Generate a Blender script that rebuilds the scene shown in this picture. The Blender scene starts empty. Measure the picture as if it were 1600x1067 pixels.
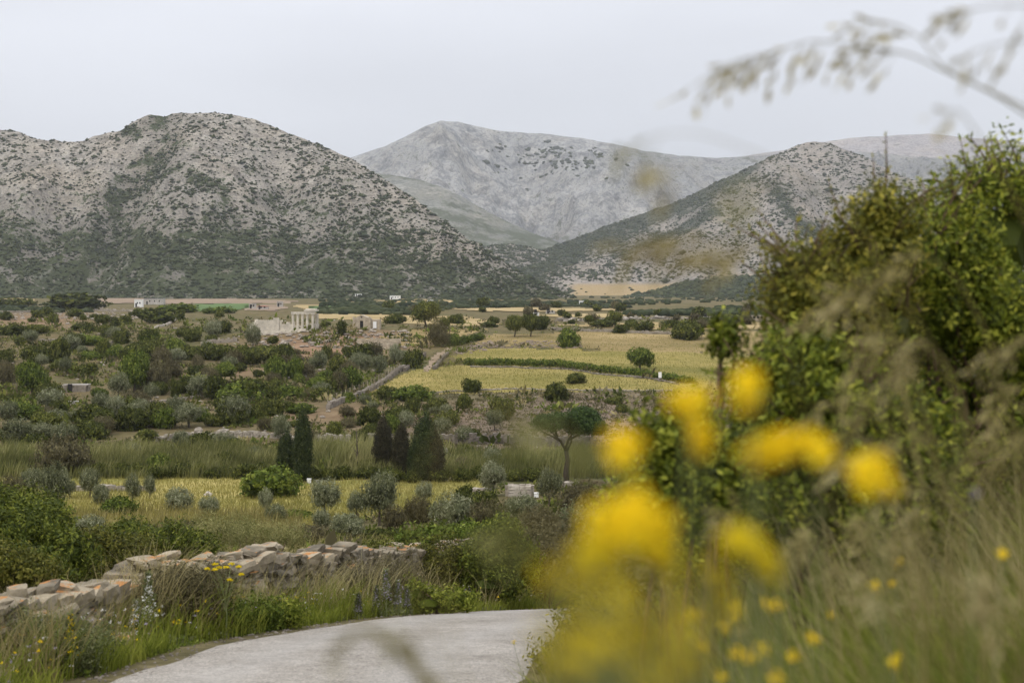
import bpy, math
import numpy as np
from mathutils import Vector
R = np.random.default_rng(11)
C = bpy.context.scene.collection
SC = bpy.context.scene
TINY = ('spikelets', 'petals', 'leaves', 'shoot', 'shoot_leaves')
F, CX, HY = 2222.0, 800.0, 455.0          # focal length, centre column and horizon row of a 1600 px wide photograph

# ------------------------------------------------------------------ camera
cam = bpy.data.cameras.new('camera'); co = bpy.data.objects.new('camera', cam); C.objects.link(co)
co.location = (0, 0, 0); co.rotation_euler = (math.radians(90), 0, 0)
cam.sensor_width = 36; cam.lens = 50; cam.shift_y = -78.5/1600
cam.clip_start = 0.05; cam.clip_end = 30000
cam.dof.use_dof = True; cam.dof.focus_distance = 120; cam.dof.aperture_fstop = 3.0
SC.camera = co
# ------------------------------------------------------------------ sky, sun, exposure
SUN_EL, SUN_AZ = math.radians(52), math.radians(215)
w = bpy.data.worlds.new('World'); SC.world = w; w.use_nodes = True
nt = w.node_tree; nt.nodes.clear()
def wn(t, **k):
    n = nt.nodes.new(t)
    for a, b in k.items(): setattr(n, a, b)
    return n
sky = wn('ShaderNodeTexSky', sky_type='NISHITA', sun_disc=False); sky.sun_elevation = SUN_EL; sky.sun_rotation = SUN_AZ
geo = wn('ShaderNodeTexCoord'); sep = wn('ShaderNodeSeparateXYZ'); nt.links.new(geo.outputs['Generated'], sep.inputs[0])
cl = wn('ShaderNodeMath', operation='MAXIMUM'); cl.inputs[1].default_value = 0; nt.links.new(sep.outputs[2], cl.inputs[0])
gr = wn('ShaderNodeMath', operation='MULTIPLY_ADD'); gr.inputs[1].default_value = 1.9; gr.inputs[2].default_value = 0.6   # overcast: brighter towards the zenith
nt.links.new(cl.outputs[0], gr.inputs[0])
mp = wn('ShaderNodeMapping'); mp.inputs['Scale'].default_value = (1.5, 1.5, 5); nt.links.new(geo.outputs['Generated'], mp.inputs[0])
nz = wn('ShaderNodeTexNoise'); nz.inputs['Scale'].default_value = 1.3; nz.inputs['Detail'].default_value = 4; nz.inputs['Roughness'].default_value = .45
nt.links.new(mp.outputs[0], nz.inputs[0])
nm = wn('ShaderNodeMapRange'); nm.inputs[1].default_value = .3; nm.inputs[2].default_value = .7; nm.inputs[3].default_value = .88; nm.inputs[4].default_value = 1.08
nt.links.new(nz.outputs[0], nm.inputs[0])
ml = wn('ShaderNodeMath', operation='MULTIPLY'); nt.links.new(gr.outputs[0], ml.inputs[0]); nt.links.new(nm.outputs[0], ml.inputs[1])
cc = wn('ShaderNodeVectorMath', operation='SCALE'); cc.inputs[0].default_value = (8.75, 8.95, 9.6); nt.links.new(ml.outputs[0], cc.inputs['Scale'])
mx = wn('ShaderNodeMixRGB'); mx.inputs[0].default_value = .93
nt.links.new(sky.outputs[0], mx.inputs[1]); nt.links.new(cc.outputs[0], mx.inputs[2])
bg = wn('ShaderNodeBackground'); bg.inputs[1].default_value = 0.1; nt.links.new(mx.outputs[0], bg.inputs[0])
wo = wn('ShaderNodeOutputWorld'); nt.links.new(bg.outputs[0], wo.inputs[0])
sl = bpy.data.lights.new('sun', 'SUN'); sl.energy = 1.5; sl.angle = math.radians(14); sl.color = (1, .93, .82)
so = bpy.data.objects.new('sun', sl); C.objects.link(so)
sd = Vector((math.sin(SUN_AZ)*math.cos(SUN_EL), math.cos(SUN_AZ)*math.cos(SUN_EL), math.sin(SUN_EL)))
so.rotation_euler = sd.to_track_quat('Z', 'Y').to_euler(); so.location = (-40, -60, 90)
SC.view_settings.view_transform = 'Standard'; SC.view_settings.look = 'None'
SC.view_settings.exposure = 0; SC.view_settings.gamma = 1; SC.view_settings.use_curve_mapping = False
SC.render.engine = 'CYCLES'
SC.cycles.use_denoising = True
SC.cycles.max_bounces = 6; SC.cycles.diffuse_bounces = 3; SC.cycles.transmission_bounces = 3; SC.cycles.volume_bounces = 1
SC.cycles.transparent_max_bounces = 4

# ------------------------------------------------------------------ noise and helpers
def _h(ix, iy, iz=0):
    n = (ix.astype(np.int64)*374761393 + iy.astype(np.int64)*668265263 + np.int64(iz)*1274126177) & 0xffffffff
    n = ((n ^ (n >> 13))*1274126177) & 0xffffffff
    return ((n ^ (n >> 16)) & 0xffff)/65535.0
def vnoise(x, y, s=0):
    x = np.asarray(x, float); y = np.asarray(y, float)
    ix = np.floor(x); iy = np.floor(y); fx = x-ix; fy = y-iy
    fx = fx*fx*(3-2*fx); fy = fy*fy*(3-2*fy)
    a = _h(ix, iy, s); b = _h(ix+1, iy, s); c = _h(ix, iy+1, s); d = _h(ix+1, iy+1, s)
    return (a*(1-fx)+b*fx)*(1-fy)+(c*(1-fx)+d*fx)*fy
def fbm(x, y, o=4, s=0):
    t = 0; a = .5; n = 0
    for i in range(o):
        t = t + a*vnoise(x*2**i+i*17.3, y*2**i-i*9.1, s+i); n += a; a *= .5
    return t/n
def ridged(x, y, o=4, s=0):
    t = 0; a = .5; n = 0
    for i in range(o):
        t = t + a*(1-np.abs(2*vnoise(x*2**i+i*31.7, y*2**i+i*3.1, s+i)-1)); n += a; a *= .55
    return t/n
def sstep(a, b, x):
    t = np.clip((x-a)/(b-a), 0, 1); return t*t*(3-2*t)
def P(px, py, D): return np.array(((px-CX)/F*D, D, -(py-HY)/F*D))

def tag(o, label=None, cat=None, group=None, kind=None):
    if label: o['label'] = label
    if cat: o['category'] = cat
    if group: o['group'] = group
    if kind: o['kind'] = kind
    return o
def link(name, me, parent=None, loc=None):
    o = bpy.data.objects.new(name, me); C.objects.link(o)
    if parent is not None: o.parent = parent
    if name in TINY: o['kind'] = 'stuff'
    if loc is not None: o.location = loc
    return o
def mesh(name, V, quads=None, tris=None, mats=(), tint=None, smooth=False, attrs=None, midx=None):
    V = np.asarray(V, np.float32).reshape(-1, 3)
    q = np.zeros((0, 4), np.int32) if quads is None else np.asarray(quads, np.int32).reshape(-1, 4)
    t = np.zeros((0, 3), np.int32) if tris is None else np.asarray(tris, np.int32).reshape(-1, 3)
    me = bpy.data.meshes.new(name)
    me.vertices.add(len(V)); me.vertices.foreach_set('co', V.ravel())
    nl = q.size+t.size; me.loops.add(nl); me.loops.foreach_set('vertex_index', np.concatenate((q.ravel(), t.ravel())))
    npoly = len(q)+len(t); me.polygons.add(npoly)
    st = np.concatenate((np.arange(len(q))*4, q.size+np.arange(len(t))*3)).astype(np.int32)
    me.polygons.foreach_set('loop_start', st)
    me.polygons.foreach_set('use_smooth', np.full(npoly, bool(smooth)))
    for m in (mats if isinstance(mats, (list, tuple)) else [mats]): me.materials.append(m)
    if midx is not None: me.polygons.foreach_set('material_index', np.asarray(midx, np.int32))
    me.update(calc_edges=True)
    if tint is not None:
        a = me.attributes.new('tint', 'FLOAT', 'POINT'); a.data.foreach_set('value', np.asarray(tint, np.float32).ravel())
    for k, v in (attrs or {}).items():
        a = me.attributes.new(k, 'FLOAT', 'POINT'); a.data.foreach_set('value', np.asarray(v, np.float32).ravel())
    return me
class MB:
    """collects boxes, tubes and blobs into one mesh"""
    def __init__(s): s.V = []; s.q = []; s.t = []; s.T = []; s.n = 0
    def add(s, V, q=None, t=None, tint=.5):
        V = np.asarray(V, float).reshape(-1, 3); s.V.append(V)
        if q is not None and len(q): s.q.append(np.asarray(q).reshape(-1, 4)+s.n)
        if t is not None and len(t): s.t.append(np.asarray(t).reshape(-1, 3)+s.n)
        s.T.append(np.broadcast_to(tint, (len(V),)).astype(float)); s.n += len(V)
    def box(s, x0, x1, y0, y1, z0, z1, rot=0, o=(0, 0, 0), jit=0, tint=.5):
        v = np.array([(x, y, z) for x in (x0, x1) for y in (y0, y1) for z in (z0, z1)], float)
        if jit: v += R.uniform(-jit, jit, v.shape)
        c, n = math.cos(rot), math.sin(rot); x = v[:, 0]*c-v[:, 1]*n; y = v[:, 0]*n+v[:, 1]*c
        v = np.stack((x, y, v[:, 2]), 1)+np.asarray(o)
        s.add(v, [(0, 1, 3, 2), (4, 6, 7, 5), (0, 4, 5, 1), (2, 3, 7, 6), (0, 2, 6, 4), (1, 5, 7, 3)], tint=tint)
    def tube(s, pts, rad, n=6, tint=.5, cap=True):
        pts = np.asarray(pts, float); rad = np.broadcast_to(rad, (len(pts),)); k = len(pts)
        d = np.gradient(pts, axis=0); d /= np.linalg.norm(d, axis=1)[:, None]+1e-9
        up = np.array((0.31, .2, 1.)) if abs(d[0][2]) < .9 else np.array((1., .1, 0))
        a = np.cross(d, up); a /= np.linalg.norm(a, axis=1)[:, None]+1e-9; b = np.cross(d, a)
        th = np.arange(n)/n*2*np.pi
        V = pts[:, None]+rad[:, None, None]*(a[:, None]*np.cos(th)[None, :, None]+b[:, None]*np.sin(th)[None, :, None])
        q = [(i*n+j, i*n+(j+1) % n, (i+1)*n+(j+1) % n, (i+1)*n+j) for i in range(k-1) for j in range(n)]
        t = []
        V = V.reshape(-1, 3)
        if cap:
            V = np.vstack((V, pts[:1], pts[-1:])); m = k*n
            t = [(m, (j+1) % n, j) for j in range(n)]+[(m+1, (k-1)*n+j, (k-1)*n+(j+1) % n) for j in range(n)]
        s.add(V, q, t, tint)
    def mesh(s, name, mats, smooth=False, attrs=None):
        return mesh(name, np.vstack(s.V), np.vstack(s.q) if s.q else None, np.vstack(s.t) if s.t else None, mats, np.concatenate(s.T), smooth, attrs)

# ------------------------------------------------------------------ materials
def mat(name):
    m = bpy.data.materials.new(name); m.use_nodes = True; t = m.node_tree; t.nodes.clear()
    o = t.nodes.new('ShaderNodeOutputMaterial'); return m, t, o
def N(t, typ, ins=None, **k):
    n = t.nodes.new(typ)
    for a, b in k.items(): setattr(n, a, b)
    for a, b in (ins or {}).items():
        if isinstance(b, bpy.types.NodeSocket): t.links.new(b, n.inputs[a])
        else: n.inputs[a].default_value = b
    return n
def ramp(t, fac, stops, interp='LINEAR'):
    r = t.nodes.new('ShaderNodeValToRGB'); r.color_ramp.interpolation = interp
    e = r.color_ramp.elements
    while len(e) > 1: e.remove(e[-1])
    for i, (p, c) in enumerate(stops):
        x = e[0] if i == 0 else e.new(p)
        x.position = p; x.color = (*c, 1) if len(c) == 3 else c
    t.links.new(fac, r.inputs[0]); return r.outputs[0]
def noise(t, scale, detail=3, rough=.6, vec=None, w=None):
    n = N(t, 'ShaderNodeTexNoise', {'Scale': scale, 'Detail': detail, 'Roughness': rough})
    if vec is not None: t.links.new(vec, n.inputs[0])
    return n.outputs[0]
def mixc(t, f, a, b, mode='MIX'):
    n = N(t, 'ShaderNodeMixRGB', blend_type=mode)
    for i, v in ((0, f), (1, a), (2, b)):
        if isinstance(v, bpy.types.NodeSocket): t.links.new(v, n.inputs[i])
        else: n.inputs[i].default_value = v if i == 0 else (*v, 1)
    return n.outputs[0]
def mth(t, op, a, b=0., c=0.):
    n = N(t, 'ShaderNodeMath', operation=op)
    for i, v in ((0, a), (1, b), (2, c)):
        if isinstance(v, bpy.types.NodeSocket): t.links.new(v, n.inputs[i])
        else: n.inputs[i].default_value = v
    return n.outputs[0]
def pos(t): return N(t, 'ShaderNodeNewGeometry').outputs['Position']
def attr(t, n): return N(t, 'ShaderNodeAttribute', attribute_name=n).outputs['Fac']
def finish(t, o, col, rough=.9, spec=.15, bump=None, bstr=.5, bdist=.1):
    b = N(t, 'ShaderNodeBsdfPrincipled', {'Roughness': rough, 'Specular IOR Level': spec})
    if isinstance(col, bpy.types.NodeSocket): t.links.new(col, b.inputs['Base Color'])
    else: b.inputs['Base Color'].default_value = (*col, 1)
    if bump is not None:
        k = N(t, 'ShaderNodeBump', {'Height': bump, 'Strength': bstr, 'Distance': bdist}); t.links.new(k.outputs[0], b.inputs['Normal'])
    t.links.new(b.outputs[0], o.inputs[0]); return b
def foliage(name, dark, mid, light, trans=.25, rough=.7, spec=.06, vary=.35):
    m, t, o = mat(name)
    oi = N(t, 'ShaderNodeObjectInfo').outputs['Random']
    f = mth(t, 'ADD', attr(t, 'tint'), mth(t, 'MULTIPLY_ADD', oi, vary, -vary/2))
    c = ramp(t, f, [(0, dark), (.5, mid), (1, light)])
    b = N(t, 'ShaderNodeBsdfPrincipled', {'Roughness': rough, 'Specular IOR Level': spec}); t.links.new(c, b.inputs['Base Color'])
    tr = N(t, 'ShaderNodeBsdfTranslucent'); t.links.new(c, tr.inputs[0])
    mi = N(t, 'ShaderNodeMixShader', {0: trans}); t.links.new(b.outputs[0], mi.inputs[1]); t.links.new(tr.outputs[0], mi.inputs[2])
    t.links.new(mi.outputs[0], o.inputs[0]); return m
def plain(name, c, rough=.85, ns=2., amt=.25, spec=.2):
    m, t, o = mat(name); n = noise(t, ns, 4, .65, pos(t))
    lo = tuple(x*(1-amt) for x in c); hi = tuple(min(1, x*(1+amt)) for x in c)
    finish(t, o, ramp(t, n, [(.3, lo), (.7, hi)]), rough, spec); return m

M = {}
M['shrub'] = foliage('shrub_leaves', (.024, .030, .006), (.068, .08, .016), (.19, .195, .045))
M['green'] = foliage('fresh_green_leaves', (.036, .05, .008), (.095, .13, .02), (.23, .26, .05))
M['olive'] = foliage('olive_leaves', (.06, .066, .03), (.16, .17, .085), (.34, .34, .215))
M['dun'] = foliage('dry_shrub_leaves', (.055, .047, .022), (.105, .092, .045), (.18, .155, .08))
M['cypress'] = foliage('cypress_needles', (.014, .022, .008), (.034, .048, .016), (.085, .10, .034), .12, vary=.2)
M['cypress_brown'] = foliage('brown_cypress_needles', (.022, .02, .011), (.042, .038, .02), (.08, .07, .04), .12, vary=.2)
M['pine'] = foliage('pine_needles', (.025, .042, .012), (.05, .08, .022), (.09, .13, .04), .15, vary=.1)
M['lentisk'] = foliage('lentisk_leaves', (.022, .030, .004), (.14, .175, .016), (.46, .46, .06), .3, .55, .16)
M['lentisk_olive'] = foliage('olive_green_lentisk_leaves', (.032, .036, .005), (.14, .145, .018), (.42, .36, .055), .3, .55, .16)
M['thicket'] = foliage('thicket_leaves', (.02, .03, .005), (.06, .08, .011), (.19, .21, .03), .3, .6, .12)
M['thicket_olive'] = foliage('thicket_olive_leaves', (.028, .032, .006), (.085, .09, .013), (.22, .2, .04), .3, .6, .12)
M['scrub'] = foliage('hill_scrub', (.017, .023, .011), (.035, .044, .02), (.07, .078, .038), 0.0, .9, .05, 0)
M['straw'] = foliage('dry_grass', (.16, .13, .05), (.30, .25, .11), (.48, .42, .22), .35)
M['hay'] = foliage('hay_grass', (.13, .13, .03), (.26, .23, .065), (.39, .33, .11), .3)
M['grass'] = foliage('green_grass', (.05, .068, .010), (.14, .17, .022), (.34, .35, .065), .35)
M['herb'] = foliage('herb_leaves', (.05, .06, .018), (.125, .14, .05), (.24, .25, .12), .3)
M['reed'] = foliage('reed_leaves', (.075, .082, .024), (.18, .18, .06), (.38, .35, .15), .3)
M['dead'] = foliage('grey_dry_grass', (.11, .095, .03), (.25, .215, .08), (.46, .39, .18), .3)
M['yellow'] = foliage('yellow_florets', (.74, .49, .008), (.93, .65, .012), (.97, .78, .03), .18, .7, .05, .12)
M['yelgreen'] = foliage('yellow_green_florets', (.5, .38, .01), (.72, .56, .015), (.85, .7, .03), .35, .7, .1)
M['olivebud'] = foliage('olive_yellow_buds', (.28, .22, .02), (.45, .36, .03), (.62, .5, .05), .35, .7, .1)
M['lilac'] = foliage('lilac_petals', (.25, .2, .3), (.4, .34, .45), (.6, .55, .62), .3)
M['white'] = foliage('white_petals', (.5, .48, .42), (.7, .68, .62), (.85, .83, .78), .3)
M['bark'] = plain('bark', (.085, .068, .05), .95, 6)
M['stem'] = plain('plant_stem', (.16, .18, .07), .8, 20)
M['brownstem'] = plain('woody_twig', (.11, .07, .045), .9, 20)
M['marble'] = plain('temple_marble', (.52, .47, .385), .8, .9, .22)
M['chapelstone'] = plain('chapel_stone', (.36, .30, .22), .9, 1.2, .3)
M['whitewash'] = plain('whitewash', (.74, .73, .70), .8, .5, .06)
M['dark'] = plain('dark_opening', (.03, .028, .026), .6, 1)
M['redroof'] = plain('red_roof', (.32, .12, .08), .9, 1)
M['greyroof'] = plain('grey_roof', (.13, .13, .14), .8, 1)
M['concrete'] = plain('concrete', (.4, .37, .33), .9, 1)
M['wire'] = plain('fence_metal', (.12, .10, .085), .7, 5)
M['pinebark'] = plain('pine_bark', (.05, .038, .03), .95, 6)

def rock_mat(name, base, warm, dark, lichen=.0, nscale=1.):
    m, t, o = mat(name); p = pos(t)
    n1 = noise(t, 1.6*nscale, 5, .6, p); n2 = noise(t, 9*nscale, 5, .7, p)
    oi = N(t, 'ShaderNodeObjectInfo').outputs['Random']
    c = ramp(t, mth(t, 'ADD', mth(t, 'MULTIPLY', n1, .62), mth(t, 'MULTIPLY', oi, .45)), [(.28, dark), (.48, base), (.72, warm)])
    c = mixc(t, .55, c, ramp(t, n2, [(.25, (.35, .33, .3)), (.55, (.85, .85, .85)), (.8, (1.25, 1.2, 1.15))]), 'MULTIPLY')
    if lichen:
        g = N(t, 'ShaderNodeNewGeometry'); s = N(t, 'ShaderNodeSeparateXYZ', {0: g.outputs['Normal']})
        n3 = noise(t, 2.3*nscale, 4, .65, p)
        f = mth(t, 'MULTIPLY', mth(t, 'ADD', s.outputs[2], .25), n3)
        f = ramp(t, mth(t, 'ADD', f, mth(t, 'MULTIPLY', oi, .12)), [(.775-lichen*.1, (0, 0, 0)), (.87-lichen*.1, (.85, .85, .85))])
        c = mixc(t, f, c, mixc(t, n2, (.33, .115, .02), (.40, .2, .06)))
    finish(t, o, c, .95, .1, n2, .7, .02/nscale); return m
M['stone'] = rock_mat('wall_stone', (.27, .23, .165), (.38, .32, .225), (.11, .095, .07), .45, 1.6)
M['stone_far'] = rock_mat('field_wall_stone', (.27, .235, .19), (.36, .32, .26), (.14, .12, .10), 0, .4)
M['rubble'] = rock_mat('brown_rubble', (.17, .125, .095), (.25, .2, .155), (.08, .06, .045), 0, .6)
M['boulder'] = rock_mat('pale_rock', (.36, .31, .25), (.48, .43, .36), (.2, .17, .14), 0, .5)
M['palestone'] = rock_mat('white_stone', (.62, .59, .54), (.72, .7, .66), (.42, .38, .33), .2)

# ------------------------------------------------------------------ terrain
_ly = np.array([-60, -30, -10, 0, 4, 10, 13.7, 17, 20, 24, 28, 32, 36, 42, 48, 56, 80.])
_lx = np.array([-14, -11, -8, -6.4, -5.6, -4.4, -4.0, -3.83, -3.2, -2.2, -.7, .72, 1.9, 4.6, 9, 18, 50.])
_ry = np.array([-60, -30, 0, 10, 13.7, 17, 20, 24, 28, 32, 36, 45, 60, 90.])
_rz = np.array([0., -1.5, -2.9, -3.5, -3.77, -4.25, -4.77, -5.5, -6.3, -7.15, -8.0, -9.6, -12, -16])
def road_left(y): return np.interp(y, _ly, _lx)
RW = 4.3
_vd = np.array([1, 10, 20, 30, 40, 52, 65, 95, 120, 150, 185, 230, 290, 340, 370, 430, 600, 1000, 1500, 2000, 3000, 12000.])
_vr = np.array([0, 0, 985, 932, 903, 872, 850, 812, 782, 748, 697, 643, 582, 543, 517, 503, 488, 471, 464, 461.5, 459.5, 457.])
_vz = -(_vr-HY)/F*_vd; _vz[0] = -2.4; _vz[1] = -3.7
_ld = np.linspace(0, math.log(12000), 600); _lz = np.interp(_ld, np.log(_vd), _vz)
_k = np.exp(-np.linspace(-2, 2, 17)**2); _k /= _k.sum(); _lz = np.convolve(np.pad(_lz, 8, 'edge'), _k, 'valid')
def height(x, y, detail=True):
    x = np.asarray(x, float); y = np.asarray(y, float)
    r = np.hypot(x, y); a = np.arctan2(x, y); d = np.maximum(r*np.cos(np.clip(a, -.4, .4)), 1)
    zv = np.interp(np.log(d), _ld, _lz)
    big = sstep(60, 200, d)*(1-sstep(900, 1600, d))
    zv = zv+big*(fbm(x/70+5, y/70, 3, 3)-.5)*3.0
    zv = zv+1.6*np.exp(-(((x+48)/24)**2+((y-372)/26)**2))       # the mound under the temple
    zn = np.interp(y, _ry, _rz); xl = road_left(y)
    sr = (x-xl-RW)*.9; rise = 1.9*sstep(0, 2.6, sr)+.16*np.clip(sr-2.6, 0, 12)
    sL = (xl-x)*.85
    wn_ = (1-sstep(3.0, 8, sL))*(1-sstep(26, 52, y)*sstep(-1, 3, sr))*(1-sstep(52, 85, y))*(1-sstep(18, 40, sr))
    z = zv*(1-wn_)+(zn+rise)*wn_
    if detail:
        off = sstep(.1, .9, np.maximum(sL, sr))
        near = (1-sstep(60, 120, d))
        z = z+off*near*((fbm(x/1.3, y/1.3, 3, 9)-.5)*.22)
        z = z+sstep(40, 110, d)*(1-sstep(500, 900, d))*(fbm(x/9, y/9, 3, 21)-.5)*.9
    return z
def hit(px, py, d0=12., d1=4000.):
    D = np.exp(np.linspace(math.log(d0), math.log(d1), 900)); zr = -(py-HY)/F*D
    g = height((px-CX)/F*D, D); i = np.argmax(zr <= g)
    if zr[i] > g[i]: i = len(D)-1
    d = D[i]; return (px-CX)/F*d, d, float(g[i])
# polar grid: fine inside the view, coarse around
az = np.concatenate((np.radians(np.arange(-180, -24, 4.)), np.arctan((np.arange(-190, 1790, 4.)-CX)/F), np.radians(np.arange(25, 181, 4.))))
rr = np.concatenate((np.array([.3, 1., 1.8]), np.exp(np.arange(math.log(2.4), math.log(12.5), .035)), np.exp(np.arange(math.log(12.6), math.log(700), .0105)), np.exp(np.arange(math.log(707), math.log(3000), .03)), np.array([3600, 4500, 5400, 6350.])))
A2, R2 = np.meshgrid(az, rr); GX = R2*np.sin(A2); GY = R2*np.cos(A2)
GZ = height(GX, GY)
GV = np.stack((GX, GY, GZ), -1).reshape(-1, 3)
nr, na = A2.shape
ii, jj = np.meshgrid(np.arange(nr-1), np.arange(na-1), indexing='ij')
GQ = np.stack((ii*na+jj, ii*na+jj+1, (ii+1)*na+jj+1, (ii+1)*na+jj), -1).reshape(-1, 4)
def inpoly(poly, x, y):
    c = np.zeros(np.shape(x), bool); n = len(poly)
    for i in range(n):
        x0, y0 = poly[i]; x1, y1 = poly[(i+1) % n]
        if y0 == y1: continue
        c ^= ((y0 > y) != (y1 > y)) & (x < (x1-x0)*(y-y0)/(y1-y0)+x0)
    return c
def topix(V):
    d = np.maximum(V[..., 1], .01); return CX+V[..., 0]/d*F, HY-V[..., 2]/d*F
gpx, gpy = topix(GV)
infront = GV[:, 1] > 5
# bare-earth patches (attribute read by the ground material)
def blob(px, py, rx, ry): return np.exp(-(((gpx-px)/rx)**2+((gpy-py)/ry)**2))
soil = blob(530, 535, 130, 14)*1.0+blob(470, 552, 90, 10)+blob(60, 500, 90, 14)*.8+blob(215, 632, 50, 7)*.9+blob(290, 590, 50, 8)*.7+blob(430, 650, 80, 14)*.5+blob(560, 650, 60, 20)*.5 \
    + blob(380, 580, 40, 10)*.6+blob(690, 655, 120, 18)*.7+blob(60, 610, 60, 8)*.6+blob(800, 680, 90, 12)*.5+blob(330, 800, 24, 6)*.6+blob(600, 530, 80, 10)*.9
scrubz = blob(900, 650, 170, 34)*1.4+blob(760, 680, 200, 24)*.9
soil = np.clip(soil*infront, 0, 1); scrubz = np.clip(scrubz*infront, 0, 1)
near_a = (1-sstep(30, 60, np.hypot(GV[:, 0], GV[:, 1])))
m, t, o = mat('valley_ground'); p = pos(t)
n1 = noise(t, .035, 4, .6, p); n2 = noise(t, .3, 5, .65, p); n3 = noise(t, 2.2, 5, .7, p)
c = ramp(t, n1, [(.33, (.07, .07, .026)), (.45, (.125, .10, .042)), (.56, (.165, .115, .062)), (.68, (.095, .088, .034))])
c2 = ramp(t, n2, [(.35, (.05, .052, .026)), (.5, (.095, .088, .042)), (.65, (.16, .135, .07))])
c = mixc(t, .55, c, c2)
c = mixc(t, attr(t, 'soil'), c, ramp(t, n2, [(.3, (.15, .09, .055)), (.55, (.24, .155, .095)), (.75, (.33, .25, .16))]))
c = mixc(t, attr(t, 'scrub'), c, ramp(t, n2, [(.3, (.10, .075, .055)), (.55, (.165, .125, .09)), (.75, (.25, .2, .14))]))
c = mixc(t, attr(t, 'near'), c, ramp(t, n3, [(.3, (.06, .055, .025)), (.6, (.12, .10, .05)), (.8, (.2, .17, .1))]))
c = mixc(t, .35, c, ramp(t, n3, [(.25, (.45, .45, .45)), (.7, (1.3, 1.3, 1.3))]), 'MULTIPLY')
finish(t, o, c, 1, .05, n3, .6, .15); M['ground'] = m
tag(link('ground', mesh('ground', GV, GQ, None, M['ground'], smooth=True, attrs={'soil': soil, 'scrub': scrubz, 'near': near_a})), kind='structure')

def field_mat(name, lo, mid, hi, s1=.05, s2=.8, stretch=1.):
    m, t, o = mat(name); mpn = N(t, 'ShaderNodeMapping', {0: pos(t), 'Scale': (1, stretch, 1)}).outputs[0]
    a = noise(t, s1, 4, .6, mpn); b = noise(t, s2, 5, .7, mpn)
    c = ramp(t, mth(t, 'ADD', mth(t, 'MULTIPLY', a, .6), mth(t, 'MULTIPLY', b, .4)), [(.36, lo), (.5, mid), (.62, hi)])
    finish(t, o, c, 1, .05, b, .5, .12); return m
M['hayfield'] = field_mat('hay_field', (.15, .15, .04), (.245, .215, .065), (.34, .28, .10), .05, .9)
M['meadow'] = field_mat('meadow', (.13, .122, .032), (.205, .172, .052), (.29, .228, .085), .03, .5, 2)
M['drymeadow'] = field_mat('dry_meadow', (.15, .12, .048), (.225, .168, .075), (.31, .235, .115), .03, .4, 3)
M['crop'] = field_mat('green_crop', (.07, .11, .04), (.09, .135, .05), (.11, .16, .065), .02, .2)
M['plough'] = field_mat('ploughed_earth', (.17, .125, .085), (.22, .165, .115), (.28, .215, .155), .02, .1, 4)
M['gold'] = field_mat('golden_stubble', (.24, .18, .085), (.31, .235, .115), (.37, .29, .155), .01, .06, 3)
gc = GV[GQ].mean(1); gcx, gcy = topix(gc); gdist = gc[:, 1]
wob = 1+sstep(200, 600, gdist)*-.7
wx = (fbm(gc[:, 0]/(3+gdist*.02), gc[:, 1]/(3+gdist*.02), 3, 40)-.5)
def field(name, poly, m, lift, label=None):
    k = inpoly(poly, gcx+wx*30*wob, gcy+wx*10*wob*sstep(0, 250, 1050-gcy)) & (gdist > 20)
    q = GQ[k]; u, inv = np.unique(q.ravel(), return_inverse=True)
    if not len(u): return
    V = GV[u].copy(); V[:, 2] += lift
    return tag(link(name, mesh(name, V, inv.reshape(-1, 4), None, m, smooth=True)), label, kind='structure')
HAY = [(-40, 738), (200, 741), (400, 744), (600, 751), (748, 751), (765, 775), (640, 800), (520, 815), (450, 832), (380, 838), (250, 824), (80, 832), (40, 800), (-40, 792)]
field('hay_field', HAY, M['hayfield'], .03)
field('hay_field', [(40, 678), (70, 680), (78, 692), (50, 697), (35, 690)], M['hayfield'], .03)
MEAD = [(565, 617), (640, 578), (720, 571), (880, 578), (1060, 598), (1780, 623), (1780, 630), (1040, 612), (760, 613)]
field('meadow', MEAD, M['meadow'], .04)
MEAD2 = [(730, 563), (700, 556), (760, 545), (860, 544), (1780, 574), (1780, 614), (1080, 598), (930, 582), (880, 574), (740, 572)]
field('meadow', MEAD2, M['meadow'], .04)
DRY = [(740, 541), (770, 523), (960, 517), (1780, 528), (1780, 570), (1000, 549), (860, 542)]
field('dry_meadow', DRY, M['drymeadow'], .05)
field('dry_meadow', [(560, 531), (640, 514), (760, 514), (700, 530), (620, 540)], M['drymeadow'], .05)
field('stubble_field', [(490, 489), (600, 489), (730, 495), (790, 507), (690, 508), (590, 503), (500, 499)], M['gold'], .1)
field('stubble_field', [(870, 508), (1100, 502), (1780, 510), (1780, 524), (960, 514)], M['gold'], .1)
field('ploughed_field', [(150, 466), (250, 466), (250, 473), (160, 474)], M['plough'], .4)
field('ploughed_field', [(255, 468), (380, 467), (480, 472), (400, 475), (255, 475)], M['plough'], .3)
field('green_field', [(305, 476), (390, 475), (402, 480), (360, 486), (300, 486)], M['crop'], .2)
field('green_field', [(480, 479), (510, 477), (552, 479), (535, 486), (490, 488)], M['crop'], .2)
field('ploughed_field', [(380, 479), (440, 477), (452, 482), (430, 487), (385, 486)], M['plough'], .2)
field('stubble_field', [(455, 478), (500, 476), (482, 485)], M['gold'], .2)
field('stubble_field', [(840, 494), (950, 490), (1010, 492), (900, 498)], M['gold'], .2)
field('stubble_field', [(590, 470), (640, 467), (700, 469), (720, 473), (620, 474)], M['gold'], .3)
field('stubble_field', [(-20, 467), (40, 466), (60, 470), (-20, 473)], M['gold'], .3)
field('stubble_field', [(700, 483), (800, 481), (1000, 484), (900, 487), (760, 487)], M['gold'], .3)
field('dry_meadow', [(560, 463), (700, 463), (700, 466), (560, 466)], M['drymeadow'], .3)
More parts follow.
